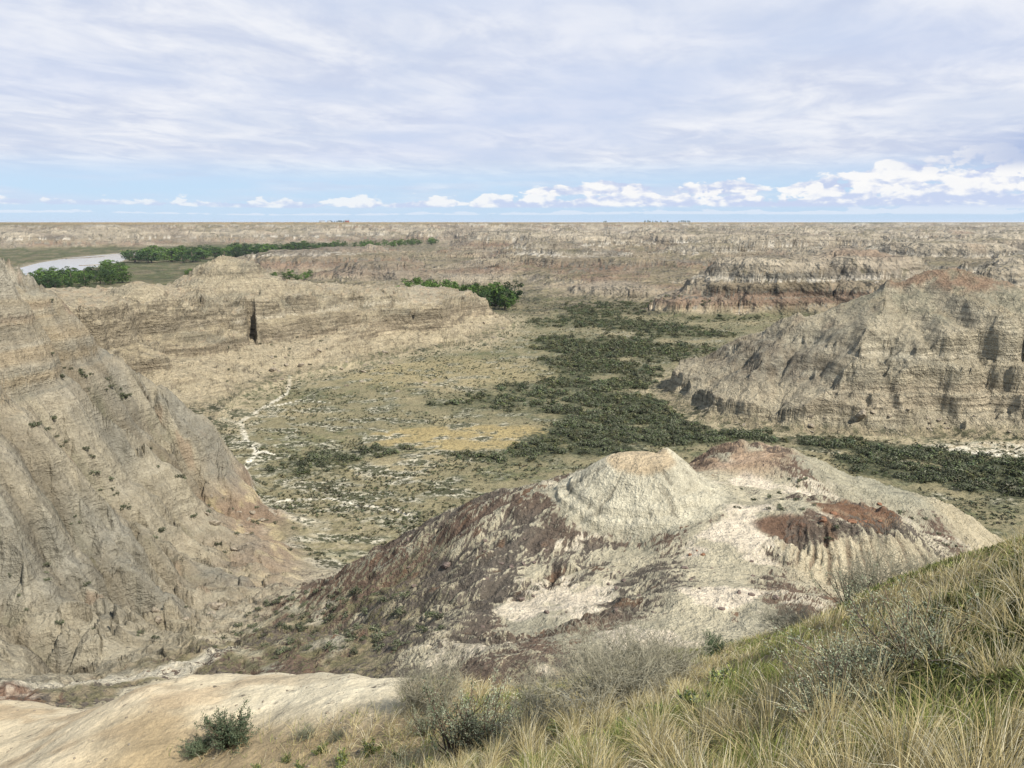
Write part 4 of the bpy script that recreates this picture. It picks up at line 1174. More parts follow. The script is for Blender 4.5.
BUSH = []
for i in range(5):
    V, F, cc = bush_arrays(300 + i, 260, .055, BD)
    BUSH.append(np_mesh('creek_bush', V, F, [M_BUSH], cc, smooth=False, colname='tint'))
cand = []
for (cx, cy), a, b, e in THICK:
    n = int(a * b * .9)
    for _ in range(n):
        x, y = cx + (rb.random() * 2 - 1) * a * 1.15, cy + (rb.random() * 2 - 1) * b * 1.15
        cand.append((x, y))
cand = np.array(cand)
tk = thicket(cand[:, 0], cand[:, 1])
gapn = fbm(cand[:, 0] / 11, cand[:, 1] / 9, 3, 601)
keep = (rb.random(len(cand)) < sst(.25, .75, tk + .7 * gapn) * 1.0)
cand = cand[keep]
# thin out overlaps
cell = {}
sel = []
for i, (x, y) in enumerate(cand):
    k_ = (int(x // 1.95), int(y // 1.95))
    if k_ in cell: continue
    cell[k_] = 1; sel.append(i)
cand = cand[sel]
bz = ground_z(cand)
bs = rb.uniform(.9, 1.0, len(cand)) * (1.0 + 3.2 * rb.random(len(cand)) ** 1.6) * np.where(rb.random(len(cand)) < .12, 1.3, 1)
dist = np.hypot(cand[:, 0], cand[:, 1])
inview = (np.abs(cand[:, 0]) < cand[:, 1] * .66)
order = np.argsort(-(bs / dist) * inview)
near_ids, rest_ids = order[:290], order[290:]
for i in near_ids:
    o = link('creek_bush', BUSH[int(rb.integers(0, 5))])
    o.location = (cand[i, 0], cand[i, 1], bz[i] - .08); o.rotation_euler = (0, 0, rb.random() * 6.28); o.scale = (bs[i] * 1.25, bs[i] * 1.25, bs[i] * rb.uniform(.8, 1.1))
    tag(o, 'dark grey-green bush in the thicket along the valley creek', 'bush', 'bushes of the creek thicket')


def mass(name, label, cat, pts, zs, sizes, protos, material):
    VV = []; FF = []; CC = []; o = 0
    for i in range(len(pts)):
        V, F, cc = protos[i % len(protos)]
        a = rb.random() * 6.283; ca, sa = math.cos(a), math.sin(a); s = sizes[i]
        W_ = np.empty_like(V); W_[:, 0] = (V[:, 0] * ca - V[:, 1] * sa) * s * 1.25 + pts[i, 0]; W_[:, 1] = (V[:, 0] * sa + V[:, 1] * ca) * s * 1.25 + pts[i, 1]; W_[:, 2] = V[:, 2] * s + zs[i] - .04
        VV.append(W_); FF.append(F + o); CC.append(cc * rb.uniform(.6, 1.45) * np.array([rb.uniform(.9, 1.15), 1.0, rb.uniform(.8, 1.05)])); o += len(V)
    me = np_mesh(name, np.concatenate(VV), np.concatenate(FF), [material], np.concatenate(CC), smooth=False, colname='tint')
    return tag(link(name, me), label, cat, None, 'stuff')


P_REST = [bush_arrays(340 + i, 110, .085, BD, 5) for i in range(6)]
mass('creek_brush', 'dense dark brush filling the creek bed across the valley', 'brush', cand[rest_ids], bz[rest_ids], bs[rest_ids], P_REST, M_BUSH)
# low sage over the flat
n = 52000
yy = np.exp(rb.uniform(math.log(150), math.log(760), n)); xx = yy * rb.uniform(-.62, .68, n)
tk = thicket(xx, yy)
dens = sst(-.35, .25, fbm(xx / 30, yy / 24, 3, 542) + .5 * fbm(xx / 9, yy / 9, 2, 611))
mxy = on_floor(470, 437)
mead = np.hypot((xx - mxy[0]) / 36, (yy - mxy[1]) / 18) < 1
msk = (rb.random(n) < dens * .95) & (tk < .4) & ~mead & (poly_sd(xx, yy, MESA) < -2) & (poly_sd(xx, yy, BUTTE) < -2)
xx, yy = xx[msk], yy[msk]
hb0 = macro(xx, yy)
ok = hb0 < FLOOR + 1.8
xx, yy, zz = xx[ok], yy[ok], hb0[ok]
ss = rb.uniform(.45, 1.25, len(xx)) * (1 + .5 * sst(300, 700, yy))
P_SCR = [bush_arrays(360 + i, 15, .19, BS, 3) for i in range(8)]
mass('sagebrush_scrub', 'low grey-green sage dotted over the whole valley flat', 'scrub', np.c_[xx, yy], zz, ss, P_SCR, M_BUSH)

# ---- single shrubs on the bare slopes
SH = []
for i in range(4):
    V, F, cc = bush_arrays(380 + i, 170, .065, np.concatenate([BD, BS]), 6)
    SH.append(np_mesh('slope_shrub', V, F, [M_BUSH], cc, smooth=False, colname='tint'))


def slope_shrubs(px_list, size, label, group):
    pts = [hit(a, b) for a, b in px_list]
    zs = ground_z(pts)
    for (x, y), z in zip(pts, zs):
        s = size * rb.uniform(.6, 1.3)
        o = link('slope_shrub', SH[int(rb.integers(0, 4))]); o.location = (x, y, z - .06 * s); o.rotation_euler = (0, 0, rb.random() * 6.28)
        o.scale = (s * 1.15, s * 1.15, s * .85)
        tag(o, label, 'shrub', group)


def scatter_px(n, x0, y0, x1, y1, x2=None, y2=None):
    """Survey points along a band."""
    out = []
    for i in range(n):
        f = rb.random(); out.append((x0 + (x1 - x0) * f + rb.normal() * 6, y0 + (y1 - y0) * f + rb.normal() * 5))
    return out


gul = scatter_px(22, 62, 368, 138, 408) + scatter_px(9, 38, 432, 90, 475) + scatter_px(7, 100, 490, 160, 540) + scatter_px(9, 150, 455, 215, 520)
slope_shrubs(gul, 1.5, 'dark shrub in a gully of the bare buff spur', 'shrubs in the gullies of the spur')
dots = [(28, 619), (46, 575), (47, 583), (20, 601), (185, 604), (140, 640), (155, 642), (75, 512), (78, 516), (113, 495), (45, 565), (60, 640), (150, 585), (205, 560), (212, 550), (10, 575), (88, 590), (120, 612), (35, 440), (52, 300), (70, 520), (95, 640), (230, 575), (225, 560), (240, 580)]
slope_shrubs(dots, 1.0, 'small lone shrub dotted on the open face of the bare spur', 'lone shrubs on the open face of the spur')
foot = [(rb.uniform(215, 300), rb.uniform(480, 560)) for _ in range(16)] + [(rb.uniform(225, 330), rb.uniform(335, 395)) for _ in range(26)]
slope_shrubs(foot, 1.6, 'low shrub on the pale talus at the foot of the cliffs', 'shrubs on the talus')
flank = [(min(max(rb.normal(315, 55), 215), 440), rb.uniform(590, 655)) for _ in range(115)]
flank = [p for p in flank if p[1] > 690 - .33 * p[0]]
slope_shrubs(flank, 1.25, 'sage shrub on the weedy lower flank of the pale knoll', 'sage shrubs on the lower flank of the knoll')
top = [(rb.uniform(735, 815), rb.uniform(478, 512)) for _ in range(18)] + [(825, 542), (836, 540), (830, 548), (900, 515), (912, 520), (925, 522), (935, 520), (938, 535), (945, 545), (955, 548)]
slope_shrubs(top, .9, 'small green shrub between the rust patch and the red shoulder of the knoll', 'shrubs on top of the knoll')

# ---- loose rock
def rock_mesh(seed, sub=3):
    import bmesh
    rng = np.random.default_rng(seed)
    bm = bmesh.new(); bmesh.ops.create_icosphere(bm, subdivisions=sub, radius=.5)
    planes = [(v / np.linalg.norm(v), rng.uniform(.26, .42)) for v in rng.normal(size=(9, 3))]
    for v in bm.verts:
        p = np.array(v.co)
        for nrm, dd in planes:
            q = p @ nrm
            if q > dd: p = p - nrm * (q - dd) * .9
        p = p * np.array([1.25, .95, .7]); v.co = p * (1 + .05 * rng.normal())
    me = bpy.data.meshes.new('rock'); bm.to_mesh(me); bm.free()
    return me


def rock_mat(name, c):
    m, nt, b = mat(name)
    tc = nt.nodes.new('ShaderNodeTexCoord'); n = nt.nodes.new('ShaderNodeTexNoise'); n.inputs['Scale'].default_value = 5; n.inputs['Detail'].default_value = 6
    nt.links.new(tc.outputs['Object'], n.inputs['Vector']); r = nt.nodes.new('ShaderNodeValToRGB')
    r.color_ramp.elements[0].position = .3; r.color_ramp.elements[1].position = .72
    r.color_ramp.elements[0].color = tuple(v * .5 for v in c) + (1,); r.color_ramp.elements[1].color = tuple(v * 1.3 for v in c) + (1,)
    nt.links.new(n.outputs['Fac'], r.inputs[0]); nt.links.new(r.outputs[0], b.inputs['Base Color'])
    bp = nt.nodes.new('ShaderNodeBump'); bp.inputs['Strength'].default_value = .6; bp.inputs['Distance'].default_value = .1
    nt.links.new(n.outputs['Fac'], bp.inputs['Height']); nt.links.new(bp.outputs['Normal'], b.inputs['Normal'])
    return m


M_RK = [rock_mat('sandstone', (.25, .21, .155)), rock_mat('ironstone', (.21, .11, .065)), rock_mat('brown_shale', (.15, .115, .095))]
RK = []
for j in range(3):
    for i in range(3):
        me = rock_mesh(700 + i + 7 * j); me.materials.append(M_RK[j]); RK.append(me)


def rocks(pxs, kind, size, label, group):
    pts = [hit(a, b) for a, b in pxs]; zs = ground_z(pts)
    for (x, y), z in zip(pts, zs):
        s = size * math.exp(rb.normal() * .35)
        o = link('boulder', RK[kind * 3 + int(rb.integers(0, 3))]); o.location = (x, y, z + .05 * s); o.rotation_euler = (rb.normal() * .25, rb.normal() * .25, rb.random() * 6.28); o.scale = (s, s, s)
        tag(o, label, 'rock', group)


rocks([(rb.uniform(200, 275), rb.uniform(500, 560)) for _ in range(22)] + [(rb.uniform(150, 235), rb.uniform(600, 640)) for _ in range(12)], 0, 1.1, 'fallen sandstone block in the rubble at the foot of the spur', 'fallen blocks at the foot of the spur')
rocks([(rb.uniform(455, 545), rb.uniform(318, 342)) for _ in range(14)] + [(rb.uniform(240, 440), rb.uniform(352, 392)) for _ in range(26)], 0, 1.9, 'fallen block on the talus below the mesa cliff', 'fallen blocks below the mesa cliff')
rocks([(rb.uniform(730, 1010), rb.uniform(415, 436)) for _ in range(30)], 0, 1.5, 'fallen block along the foot of the banded butte', 'fallen blocks at the foot of the butte')
rocks([(rb.uniform(400, 560), rb.uniform(520, 640)) for _ in range(34)] + [(rb.uniform(600, 800), rb.uniform(560, 630)) for _ in range(20)], 2, .45, 'brown ironstone fragment lying on the streaked flank of the knoll', 'ironstone fragments on the knoll')
rocks([(rb.uniform(815, 890), rb.uniform(508, 530)) for _ in range(16)] + [(697, 549), (703, 552), (690, 552)], 1, .4, 'rust coloured stone on the top of the knoll', 'rust coloured stones on the knoll')
# ---------------------------------------------------------------- plants of the near slope
rg = np.random.default_rng(77)
STRAWS = np.array([C(.58, .49, .25), C(.66, .58, .35), C(.50, .41, .20), C(.70, .64, .46), C(.42, .34, .17)])
GREENS = np.array([C(.23, .27, .075), C(.30, .33, .10), C(.18, .23, .06), C(.36, .35, .12)])


def near_mask(x, y):
    """0..1 how much grass grows."""
    edge = 12.6 + np.clip(-x, 0, 14) * .30
    m = sst(edge + 2.2, edge + .6, y)
    rib = sst(-1.2, -2.2, x) * sst(-.4, .6, y - (11.4 + .33 * np.clip(-x - 2, 0, 20)))
    rib = np.maximum(rib, sst(-4.6, -6.2, x) * sst(-2.2, -.8, y - 9.5))
    left = sst(-5.0, .6, x + 1.2 * fbm(x / 1.6, y / 1.6, 2, 701))
    return m * (1 - rib) * np.clip(.10 + .9 * left, 0, 1)


def blades(px_, py_, pz_, lens, lean_dir, lean, width, cols, rng, seg=4):
    """Curved grass blades as strips of quads."""
    n = len(px_)
    t = np.linspace(0, 1, seg + 1)
    up = np.stack([np.cos(lean_dir) * np.sin(lean * .35), np.sin(lean_dir) * np.sin(lean * .35), np.cos(lean * .35)], 1)
    P = np.zeros((n, seg + 1, 3)); cur = np.stack([px_, py_, pz_], 1)
    P[:, 0] = cur
    a0 = lean * .35
    for k in range(seg):
        a = a0 + (lean * 1.25) * (t[k + 1] ** 1.4)
        d = np.stack([np.cos(lean_dir) * np.sin(a), np.sin(lean_dir) * np.sin(a), np.cos(a)], 1)
        cur = cur + d * (lens / seg)[:, None]; P[:, k + 1] = cur
    # width across the view
    view = np.stack([px_, py_, pz_], 1); view /= np.linalg.norm(view, axis=1, keepdims=True)
    rnd = rng.normal(size=(n, 3)) * .7
    side = np.cross(np.stack([np.cos(lean_dir), np.sin(lean_dir), 1.2 + 0 * lean], 1), rnd + np.array([0, 1, 0])); side /= np.linalg.norm(side, axis=1, keepdims=True)
    w = width[:, None] * np.array([1.0, .95, .8, .55, .12])[None, :seg + 1] * .5
    A = P - side[:, None] * w[..., None]; B = P + side[:, None] * w[..., None]
    V = np.stack([A, B], 2).reshape(-1, 3)
    base = (np.arange(n) * (seg + 1) * 2)[:, None]
    k = np.arange(seg)[None] * 2
    F = np.stack([base + k, base + k + 1, base + k + 3, base + k + 2], -1).reshape(-1, 4)
    cc = np.repeat(cols, (seg + 1) * 2, 0)
    return V, F, cc


def make_grass(n, green):
    r = np.exp(rg.uniform(math.log(2.6), math.log(19), n)); a = rg.uniform(-.72, .74, n)
    x = r * np.sin(a); y = r * np.cos(a)
    k = n // 2                                   # beside the viewpoint, out of this frame
    x2 = rg.uniform(-8, 14, k); y2 = rg.uniform(-2.5, 11, k)
    o_ = ((np.abs(np.arctan2(x2, y2)) > .72) | (np.hypot(x2, y2) < 2.6)) & (np.hypot(x2, y2) > 1.1)
    x = np.r_[x, x2[o_]]; y = np.r_[y, y2[o_]]; n = len(x)
    # tussocks: pull blades towards clump centres
    cxn = np.floor(x / .34); cyn = np.floor(y / .34)
    tx_ = (cxn + .15 + .7 * rnd2(cxn, cyn, 811)) * .34; ty_ = (cyn + .15 + .7 * rnd2(cxn, cyn, 812)) * .34
    pull = .55 if not green else .25
    offx, offy = x - tx_, y - ty_
    x = x - offx * pull; y = y - offy * pull
    p = near_mask(x, y)
    patch = fbm(x / 1.5, y / 1.5, 3, 705)
    strawy = sst(-.12, .26, patch + .25 * sst(1, 7, x) * sst(9.0, 5.5, y) + .06)
    if green:
        p = p * np.clip(1.1 - strawy, .12, 1)
    else:
        p = p * np.clip(strawy, .10, 1) * mix(1, .7, sst(7.6, 9.5, y) * sst(1, 4, x))
    keep = rg.random(n) < p
    x, y, offx, offy = x[keep], y[keep], offx[keep], offy[keep]; m = len(x)
    z = heights(x, y)[0]
    rr = np.hypot(x, y)
    tall = .75 + .6 * rnd2(np.floor(x / .9), np.floor(y / .9), 813)
    if green:
        ln = rg.uniform(.06, .20, m) * tall * mix(1, .6, sst(3.6, 6.0, y) * sst(.4, 2.2, x)); lean = rg.uniform(.15, 1.1, m); cols = GREENS[rg.integers(0, 4, m)] * rg.uniform(.7, 1.25, (m, 1))
    else:
        ln = rg.uniform(.09, .33, m) * tall * mix(1, .46, sst(3.6, 6.0, y) * sst(.4, 2.2, x)); lean = np.abs(rg.normal(.75, .4, m)).clip(.1, 1.7); cols = STRAWS[rg.integers(0, 5, m)] * rg.uniform(.7, 1.2, (m, 1))
    ld = np.where(rg.random(m) < .6, np.arctan2(offy, offx) + rg.normal(size=m) * .5, .35 + rg.normal(size=m) * .8)
    wd = np.maximum(rg.uniform(.0022, .0042, m), .00055 * rr)
    return blades(x, y, z - .01, ln, ld, lean, wd, cols, rg)


V, F, cc = make_grass(210000, False)
tag(link('dry_grass', np_mesh('dry_grass', V, F, [M_GRASS], cc, smooth=False, colname='tint')), 'long straw-coloured dry grass leaning over the near slope', 'grass', None, 'stuff')
V, F, cc = make_grass(150000, True)
tag(link('green_grass', np_mesh('green_grass', V, F, [M_GRASS], cc, smooth=False, colname='tint')), 'short fresh green grass between the dry tussocks of the near slope', 'grass', None, 'stuff')

SAGEC = np.array([C(.215, .235, .15), C(.26, .28, .185), C(.17, .19, .115), C(.30, .31, .22)])
SAGED = np.array([C(.115, .15, .085), C(.155, .185, .11), C(.09, .12, .065)])


def stem_set(rng, n, spread, hgt, r0, wob=.12, fork=2, up=.9):
    """Woody stems that fan out from the base and fork; returns tubes and tip points with directions."""
    tubes = []; tips = []
    for i in range(n):
        th = rng.random() * 6.283; sp = spread * rng.random() ** .6
        d = np.array([math.cos(th) * sp, math.sin(th) * sp, up]); d /= np.linalg.norm(d)
        L = hgt * rng.uniform(.55, 1.0)
        p = np.array([math.cos(th), math.sin(th), 0]) * rng.random() * .07 * hgt
        pts = [p.copy()]
        for k in range(4):
            d = d + rng.normal(size=3) * wob + np.array([0, 0, .05]); d /= np.linalg.norm(d)
            p = p + d * L / 4; pts.append(p.copy())
        tubes.append(tube(pts, np.linspace(r0, r0 * .3, 5), 4))
        tips.append((pts[-1], d.copy())); tips.append((pts[3], d.copy()))
        for f in range(fork):
            k = rng.integers(1, 4); q = pts[k].copy(); e = d + rng.normal(size=3) * .5; e /= np.linalg.norm(e)
            bp = [q.copy()]
            for kk in range(3):
                e = e + rng.normal(size=3) * wob * 1.4 + np.array([0, 0, .08]); e /= np.linalg.norm(e); q = q + e * L * .17; bp.append(q.copy())
            tubes.append(tube(bp, np.linspace(r0 * .55, r0 * .18, 4), 3))
            tips.append((bp[-1], e.copy())); tips.append((bp[2], e.copy()))
    return tubes, tips


def sprays(rng, tips, per, length, lw, cols, bunch):
    """Narrow leaves bunched along the twig ends."""
    P = np.array([t[0] for t in tips]); D = np.array([t[1] for t in tips])
    k = rng.integers(0, len(P), per * len(P)); n = len(k)
    base = P[k] - D[k] * (rng.random(n) * bunch)[:, None] + rng.normal(size=(n, 3)) * bunch * .13
    d = D[k] * .75 + rng.normal(size=(n, 3)) * .55; d /= np.linalg.norm(d, axis=1, keepdims=True)
    s = np.cross(d, rng.normal(size=(n, 3))); s /= np.linalg.norm(s, axis=1, keepdims=True)
    L = length * rng.uniform(.6, 1.3, n)[:, None]; w = lw * rng.uniform(.7, 1.2, n)[:, None]
    V = np.stack([base - s * w * .3, base + d * L * .55 - s * w, base + d * L, base + d * L * .55 + s * w], 1).reshape(-1, 3)
    F = np.arange(n * 4).reshape(n, 4)
    c = cols[rng.integers(0, len(cols), n)] * rng.uniform(.75, 1.25, (n, 1))
    return V, F, np.repeat(c, 4, 0)


def sage_proto(seed, stems, spread, hgt, per, cols, lw=.011, ll=.05, bunch=.13):
    rng = np.random.default_rng(seed)
    tb, tips = stem_set(rng, stems, spread, hgt, .012)
    sv, sf = join(tb)
    st = np_mesh('stems', sv, sf, [M_STEM])
    V, F, c = sprays(rng, tips, per, ll, lw, cols, bunch)
    return st, np_mesh('foliage', V, F, [M_SAGE], c, smooth=False, colname='tint')


def dead_proto(seed, stems, spread, hgt, fork):
    rng = np.random.default_rng(seed)
    tb, tips = stem_set(rng, stems, spread, hgt, .008, .2, fork)
    sv, sf = join(tb)
    st = np_mesh('stems', sv, sf, [M_TWIG])
    sub = [tube([p - d * .02, p + (d + rng.normal(size=3) * .5) * .09, p + (d + rng.normal(size=3) * .6) * .18], [.003, .002, .001], 3) for p, d in tips for _ in range(3)]
    tv, tf = join(sub)
    return st, np_mesh('twigs', tv, tf, [M_TWIG])


def put(name, label, cat, px, py, hgt, protos, names, group=None, wide=1.0, xy=None):
    x, y = xy if xy else hit(px, py, 1.5, 60)
    z = float(ground_z([(x, y)])[0])
    t = thing(name, label, cat, (x, y, z - .03), group, rg.random() * 6.28, (hgt * wide, hgt * wide, hgt))
    for nm, me in zip(names, protos):
        link(nm, me, t)
    return t


S1 = sage_proto(41, 44, 1.05, .95, 24, SAGED, .011, .055, .2)
S2 = sage_proto(42, 30, .9, .95, 26, SAGEC, .006, .032, .2)
S3 = sage_proto(43, 40, 1.2, .85, 30, SAGEC, .006, .03, .22)
S4 = sage_proto(44, 26, .55, 1.0, 16, np.concatenate([SAGED, SAGEC]), .007, .036, .16)
D1 = dead_proto(51, 46, 1.3, .95, 5); D2 = dead_proto(52, 34, .9, 1.0, 4)
rng_ = np.random.default_rng(53); tb_, tp_ = stem_set(rng_, 11, 1.2, .95, .016, .3, 4)
M_BLEACH = bark_mat('bleached_wood', (.66, .61, .54))
_v, _f = join(tb_); D3 = (np_mesh('stems', _v, _f, [M_BLEACH]),)
LS = ('stems', 'foliage'); LT = ('stems', 'twigs')
put('sagebrush', 'rounded sagebrush alone on the pale clay rib', 'sagebrush', 226, 716, .70, S1, LS, wide=1.15)
put('sagebrush', 'small low sage crouched at the left foot of the rounded sagebrush', 'sagebrush', 194, 728, .36, S1, LS, wide=1.25)
put('sagebrush', 'grey sage cushion on the crest side of the pale rib', 'sagebrush', 304, 711, .30, S3, LS, wide=1.2)
put('sagebrush', 'second grey sage cushion below the crest of the pale rib, just right of the first', 'sagebrush', 336, 714, .26, S3, LS, wide=1.2)
put('sagebrush', 'tall thin-stemmed sage with dark leaves at the right end of the pale rib', 'sagebrush', 455, 742, 1.05, S4, LS)
put('sagebrush', 'tall sage with sparse leaves leaning beside the end of the pale rib', 'sagebrush', 482, 735, .95, S2, LS)
put('sagebrush', 'leafy silver sage behind the tall thin-stemmed one', 'sagebrush', 425, 718, .6, S2, LS)
put('sagebrush', 'short leafy sage in thin grass low at the left of the tall stems', 'sagebrush', 405, 762, .42, S4, LS)
put('sagebrush', 'silver sagebrush spread in front of the straw grass', 'sagebrush', 868, 742, .46, S3, LS, wide=1.4)
put('sagebrush', 'upright silver sage among straw stems, left of the dark juniper', 'sagebrush', 905, 735, .5, S2, LS, wide=1.2)
put('sagebrush', 'silvery sage tangled with bent straw at the lower edge', 'sagebrush', 835, 764, .42, S3, LS, wide=1.4)
put('sagebrush', 'small leafy sage sitting on the skyline of the grass slope', 'sagebrush', 713, 664, .34, S1, LS, wide=.9)
put('sagebrush', 'pale sage poking over the grass edge below the fluted white face', 'sagebrush', 848, 635, .55, S2, LS, wide=1.1)
put('dead_shrub', 'wide tangle of grey leafless twigs in the middle of the near slope', 'dead shrub', 610, 728, .8, D1, LT, wide=1.2)
put('dead_shrub', 'grey leafless bush behind the wide tangle, against the knoll', 'dead shrub', 655, 705, .7, D1, LT, wide=1.15)
put('dead_shrub', 'bare upright twigs between the tall sage and the wide tangle', 'dead shrub', 545, 730, .7, D2, LT)
put('dead_shrub', 'pale bare stalks standing up behind the tall sage', 'dead shrub', 440, 700, .9, D2, LT, wide=.8)
put('dead_shrub', 'bleached stalks standing near the end of the pale rib', 'dead shrub', 415, 690, .7, D2, LT, wide=.8)
put('dead_shrub', 'brownish leafless bush over the grass edge under the fluted face', 'dead shrub', 878, 626, .60, D2, LT, wide=1.2)
put('dead_shrub', 'thin leafless bush over the grass edge, right of the brownish one', 'dead shrub', 925, 615, .42, D2, LT, wide=1.2)
put('dead_shrub', 'low leafless brush on the grass edge below the pale flank', 'dead shrub', 790, 647, .36, D1, LT, wide=1.5)
put('dead_shrub', 'bleached bare branches of a dead shrub standing out of the grey tangle', 'dead shrub', 598, 722, .62, D3, ('stems',), wide=1.25)
# scattered forbs
FB = [sage_proto(60 + i, 9, .8, .95, 14, np.concatenate([SAGED, GREENS * .8]), .03, .16, .3) for i in range(3)]
fpx = [(560, 755), (500, 762), (470, 690), (395, 745), (370, 735), (340, 745), (300, 752), (260, 745), (285, 735), (420, 765), (530, 700), (505, 705), (545, 680), (620, 760), (660, 745), (700, 755), (720, 720), (640, 690), (580, 690), (520, 745), (315, 730), (352, 762), (450, 765), (240, 760)]
fz = [hit(a + rg.normal() * 3, b, 1.5, 60) for a, b in fpx]
for (x, y) in fz:
    put('wild_forb', 'small green leafy weed in the thin grass of the near slope', 'weed', 0, 0, rg.uniform(.14, .3), FB[int(rg.integers(0, 3))], LS, 'green weeds of the near slope', 1.0, (x, y))


# creeping juniper: low mats of dark scaly sprays
JC = np.array([C(.115, .135, .04), C(.15, .165, .05), C(.085, .105, .035), C(.19, .19, .07)])


def juniper(label, spots, hgt, n, dark=1.0, group=None, sig=.38):
    rng = np.random.default_rng(int(abs(spots[0][0]) * 7 + abs(spots[0][1])))
    pts = [hit(a, b, 1.5, 40) for a, b in spots]
    ctr = np.mean(pts, axis=0); z0 = float(ground_z([ctr])[0])
    k = rng.integers(0, len(pts), n)
    rad = np.array([s[2] if len(s) > 2 else .5 for s in [sp for sp in spots]])
    P = np.array(pts)[k] + rng.normal(size=(n, 2)) * sig
    gz = ground_z(P)
    hh = hgt * (1 + .6 * gnoise(P[:, 0] / .35, P[:, 1] / .35, 5)) * rng.random(n) ** .5
    base = np.c_[P, gz + np.maximum(hh, .01)] - np.array([ctr[0], ctr[1], z0])
    d = rng.normal(size=(n, 3)) * .7 + np.array([0, -.1, .55]); d /= np.linalg.norm(d, axis=1, keepdims=True)
    s = np.cross(d, rng.normal(size=(n, 3))); s /= np.linalg.norm(s, axis=1, keepdims=True)
    L = rng.uniform(.018, .045, n)[:, None]; w = rng.uniform(.0035, .0075, n)[:, None]
    V = np.stack([base - s * w * .6, base + d * L * .5 - s * w, base + d * L, base + d * L * .5 + s * w], 1).reshape(-1, 3)
    c = JC[rng.integers(0, 4, n)] * rng.uniform(.7, 1.25, (n, 1)) * dark
    t = thing('creeping_juniper', label, 'juniper', (ctr[0], ctr[1], z0), group)
    link('foliage', np_mesh('foliage', V, np.arange(n * 4).reshape(n, 4), [M_SAGE], np.repeat(c, 4, 0), smooth=False, colname='tint'), t)
    tb = []
    for i in range(14):
        p = np.array(pts)[int(rng.integers(0, len(pts)))]; th = rng.random() * 6.283
        q = np.array([p + np.array([math.cos(th), math.sin(th)]) * rr for rr in np.linspace(0, .6, 5)]); zz_ = ground_z(q)
        tb.append(tube(np.c_[q, zz_ + .02 + .03 * rng.random()] - np.array([ctr[0], ctr[1], z0]), np.linspace(.012, .004, 5), 4))
    sv, sf = join(tb); link('stems', np_mesh('stems', sv, sf, [M_STEM]), t)


def spread(x0, y0, x1, y1, n, dy):
    return [(x0 + (x1 - x0) * (i + .5) / n, y0 + (y1 - y0) * (i + .5) / n + rg.uniform(-dy, dy)) for i in range(n)]


juniper('olive green juniper mat along the skyline at the right edge', spread(935, 615, 1030, 594, 9, 3), .07, 18000)
juniper('olive green juniper mat on the slope below the skyline mat', spread(915, 640, 1030, 616, 9, 5), .05, 11000)
juniper('low juniper mat at the left end of the grassy skyline', spread(800, 649, 905, 622, 10, 3), .05, 9000)
juniper('dark green juniper clump in the hollow at the right edge', spread(955, 700, 1030, 688, 8, 14), .11, 30000, .85, None, .2)
juniper('dark green juniper clump low at the right beside the bent straw', spread(950, 738, 1015, 725, 7, 10), .10, 20000, .85, None, .2)

# pebbles and clods on the bare soil
_pm = rock_mesh(990, 1); _pv = np.array([v.co[:] for v in _pm.vertices]); _pf = np.array([list(p.vertices) for p in _pm.polygons])
npb = 4200
a_ = rg.uniform(-.74, .35, npb); r_ = rg.uniform(5.5, 22, npb); pbx, pby = r_ * np.sin(a_), r_ * np.cos(a_)
kp = (pbx < 1.5) & (fbm(pbx / 1.7, pby / 1.2, 3, 821) + .25 * rg.normal(size=npb) > .05); pbx, pby = pbx[kp], pby[kp]; pbz = ground_z(np.c_[pbx, pby])
VV, FF = [], []
for i in range(len(pbx)):
    s = .012 + .05 * rg.random() ** 3; th = rg.random() * 6.28; c_, s_ = math.cos(th), math.sin(th)
    VV.append(np.c_[(_pv[:, 0] * c_ - _pv[:, 1] * s_) * s + pbx[i], (_pv[:, 0] * s_ + _pv[:, 1] * c_) * s + pby[i], _pv[:, 2] * s + pbz[i] + .1 * s]); FF.append(_pf + i * len(_pv))
tag(link('pebbles', np_mesh('pebbles', np.concatenate(VV), np.concatenate(FF), [M_RK[0]], smooth=False)), 'small pebbles and clods strewn over the bare soil of the rib', 'pebbles', None, 'stuff')
# ---------------------------------------------------------------- sky, sun, camera
sc = bpy.context.scene
SUN_EL, SUN_AZ = math.radians(47), math.radians(128)     # azimuth clockwise from the view direction (+Y)
sd = Vector((math.sin(SUN_AZ) * math.cos(SUN_EL), math.cos(SUN_AZ) * math.cos(SUN_EL), math.sin(SUN_EL)))
ld = bpy.data.lights.new('sun', 'SUN'); ld.energy = 5.0; ld.angle = math.radians(.7); ld.color = (1, .95, .87)
lo = bpy.data.objects.new('sun', ld); COLL.objects.link(lo)
lo.rotation_euler = sd.to_track_quat('Z', 'Y').to_euler()
W = bpy.data.worlds.new('World'); sc.world = W; W.use_nodes = True
nt = W.node_tree; N = nt.nodes; L = nt.links
bg = N['Background']; bg.inputs['Strength'].default_value = .084
sky = N.new('ShaderNodeTexSky'); sky.sky_type = 'NISHITA'; sky.sun_disc = False
sky.sun_elevation = SUN_EL; sky.sun_rotation = SUN_AZ; sky.altitude = 700; sky.air_density = 1.0; sky.dust_density = .6; sky.ozone_density = 1.5
tc = N.new('ShaderNodeTexCoord'); sep = N.new('ShaderNodeSeparateXYZ'); L.new(tc.outputs['Generated'], sep.inputs[0])


def mth(op, a, b=None, c=None, clamp=False):
    n = N.new('ShaderNodeMath'); n.operation = op; n.use_clamp = clamp
    for i, v in enumerate((a, b, c)):
        if v is None: continue
        if isinstance(v, (int, float)): n.inputs[i].default_value = v
        else: L.new(v, n.inputs[i])
    return n.outputs[0]


